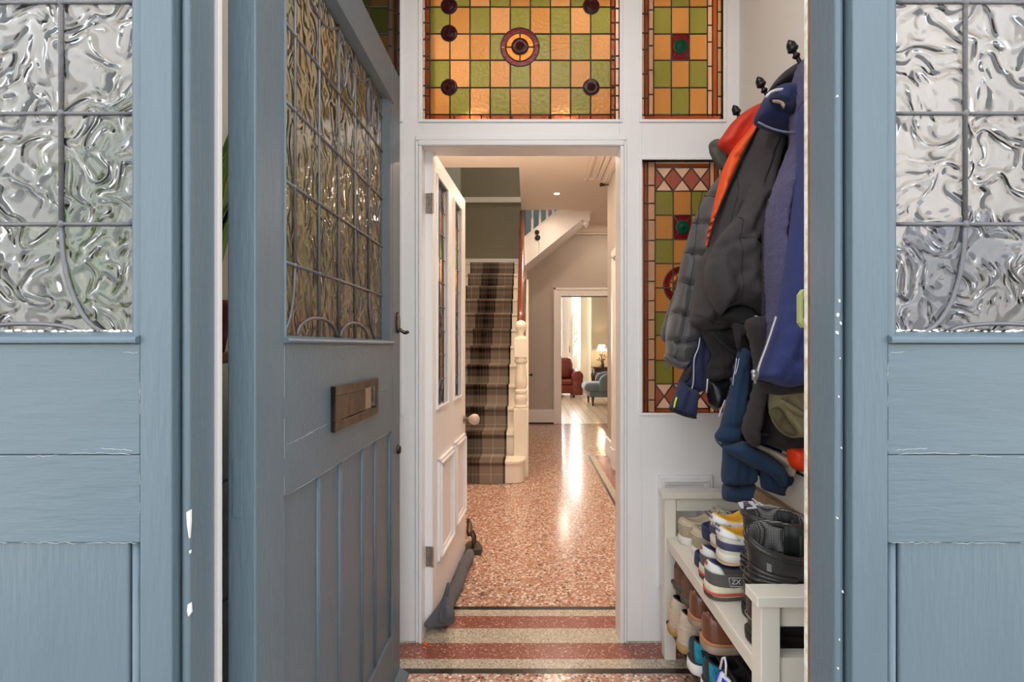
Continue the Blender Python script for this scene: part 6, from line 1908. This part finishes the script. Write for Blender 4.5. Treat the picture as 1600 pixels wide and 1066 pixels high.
g = garment('dark_coat', 'dark navy coat hanging close behind the right leaded side screen', 'coat', .93, 1470, 360)
puff('body', [(1430, 345), (1470, 335), (1530, 345), (1560, 420), (1580, 600), (1560, 760), (1400, 760), (1385, 560), (1400, 420)], .95, .05, HOOD, g, step=8, edge=30, wrinkle=.01, folds=[([(1450, 380), (1440, 700)], .02, 14), ([(1500, 380), (1510, 700)], -.02, 12)])
g = garment('brown_bag', 'brown leather bag hanging lowest behind the right leaded side screen', 'bag', .90, 1570, 400)
puff('body', [(1500, 430), (1560, 420), (1620, 430), (1630, 560), (1500, 570)], .885, .012, DARKWOOD, g, step=8, edge=20)
# purple ripstop jacket
g = garment('ripstop_jacket', 'purple navy ripstop jacket between the charcoal parka and the royal navy softshell', 'jacket', 1.5, 1245, 100)
puff('body', [(1258, 90), (1246, 104), (1238, 130), (1234, 180), (1236, 215), (1225, 248), (1208, 293), (1197, 336), (1195, 380), (1195, 433), (1198, 481), (1195, 545), (1216, 503), (1228, 452), (1240, 396), (1252, 320), (1290, 250), (1296, 120), (1275, 80)], 1.50, .06, PUR, g, step=5, edge=20, wrinkle=.008, folds=[([(1228, 262), (1212, 340), (1208, 440)], .016, 8), ([(1240, 230), (1225, 330), (1218, 420)], -.012, 6), ([(1258, 100), (1246, 140)], .012, 5)])
puff('inner_edge', [(1206, 300), (1193, 340), (1190, 400), (1190, 480), (1187, 540), (1196, 560), (1202, 500), (1202, 400)], 1.56, .03, CHD, g, step=5, edge=9)
# royal navy softshell
g = garment('softshell_jacket', 'royal navy softshell jacket with silver zip next to the right door jamb', 'jacket', 1.43, 1250, 180)
rb = puff('body', [(1252, 165), (1246, 250), (1236, 340), (1229, 396), (1220, 452), (1212, 497), (1198, 537), (1185, 573), (1179, 590), (1200, 597), (1218, 603), (1238, 605), (1262, 597), (1302, 585), (1310, 165)], 1.42, .065, ROY, g, step=5, edge=26, wrinkle=.008, folds=[([(1262, 260), (1252, 380), (1240, 500)], .014, 10), ([(1254, 340), (1248, 430), (1232, 560)], -.010, 7), ([(1262, 480), (1250, 600)], .010, 9)])
cord('zip', [(1213, 495), (1200, 535), (1187, 571), (1183, 590)], 1.375, .004, SILV, rb)
b = MB(); q = P(1179, 587, 1.37); b.obox(q, (1, 0, 0), (0, 1, 0), (0, 0, 1), .006, .005, .012); q2_ = P(1180, 600, 1.37); b.tube([q, q2_], .004, 6); b.ball(P(1178, 582, 1.37), .008, n=8); b.build('zip_pull', SILV, rb, smooth=True)
puff('inner_hem', [(1180, 590), (1189, 611), (1210, 617), (1232, 617), (1265, 612), (1300, 600), (1300, 580), (1220, 590)], 1.46, .035, CHD, g, step=5, edge=10)
# hood of the navy jacket on the third hook
g = garment('navy_hood', 'deep navy hood with pale piping draped over the charcoal parka', 'hood', 1.45, 1220, 160)
puff('crown', [(1181, 187), (1189, 163), (1199, 147), (1213, 140), (1236, 141), (1248, 166), (1250, 190), (1246, 206), (1225, 206), (1203, 200)], 1.56, .085, HOOD, g, step=4, edge=20, folds=[([(1186, 180), (1215, 196), (1246, 200)], -.010, 3), ([(1192, 165), (1210, 176)], .010, 5), ([(1244, 165), (1240, 200)], -.012, 4)])
puff('opening', [(1201, 156), (1214, 147), (1235, 147), (1244, 164), (1240, 178), (1226, 174), (1212, 166)], 1.485, .012, mat('navy_hollow_shade', (22, 24, 48), .9), g, step=4, edge=8)  # dark navy pad paints the shaded hollow of the hood
puff('neck_label', [(1208, 156), (1222, 158), (1227, 166), (1224, 170), (1219, 163), (1208, 160)], 1.468, .006, mat('beige_tape', (176, 160, 136), .8), g, step=2, edge=3)
cord('piping', [(1197, 152), (1203, 145), (1213, 141), (1226, 140), (1236, 141.5)], 1.485, .0045, PIPE, g)
cord('piping', [(1184, 191), (1203, 200), (1225, 206), (1244, 207)], 1.475, .003, mat('grey_piping', (120, 122, 146), .7), g)
puff('back_collar', [(1197, 150), (1210, 128), (1228, 110), (1247, 100), (1250, 120), (1246, 150), (1225, 140), (1210, 143)], 1.60, .05, CHD, g, step=4, edge=14)
puff('side_drape', [(1248, 160), (1262, 140), (1290, 140), (1290, 230), (1262, 232), (1250, 222), (1246, 200)], 1.47, .05, HOOD, g, step=4, edge=14, folds=[([(1262, 160), (1256, 220)], -.012, 5)])

# ------------------------------------------------------------------ hedges added behind the viewer, out of view, to darken reflections
rg = random.Random(9)
for (hx, lab) in ((-4.2, 'unseen clipped green hedge added for reflections, hinge side of the path'), (4.2, 'unseen clipped green hedge added for reflections, coat side of the path')):
    b = MB(); b.box(hx - 1.6, hx + 1.6, -8.2, -7.2, -.16, 2.1)
    tag(b.build('reflection_hedge', mat('hedge_green', (62, 78, 40), .9, bump=1.0, bscale=12, var=.5, vscale=14), bevel=.1), lab, 'hedge', kind='stuff')
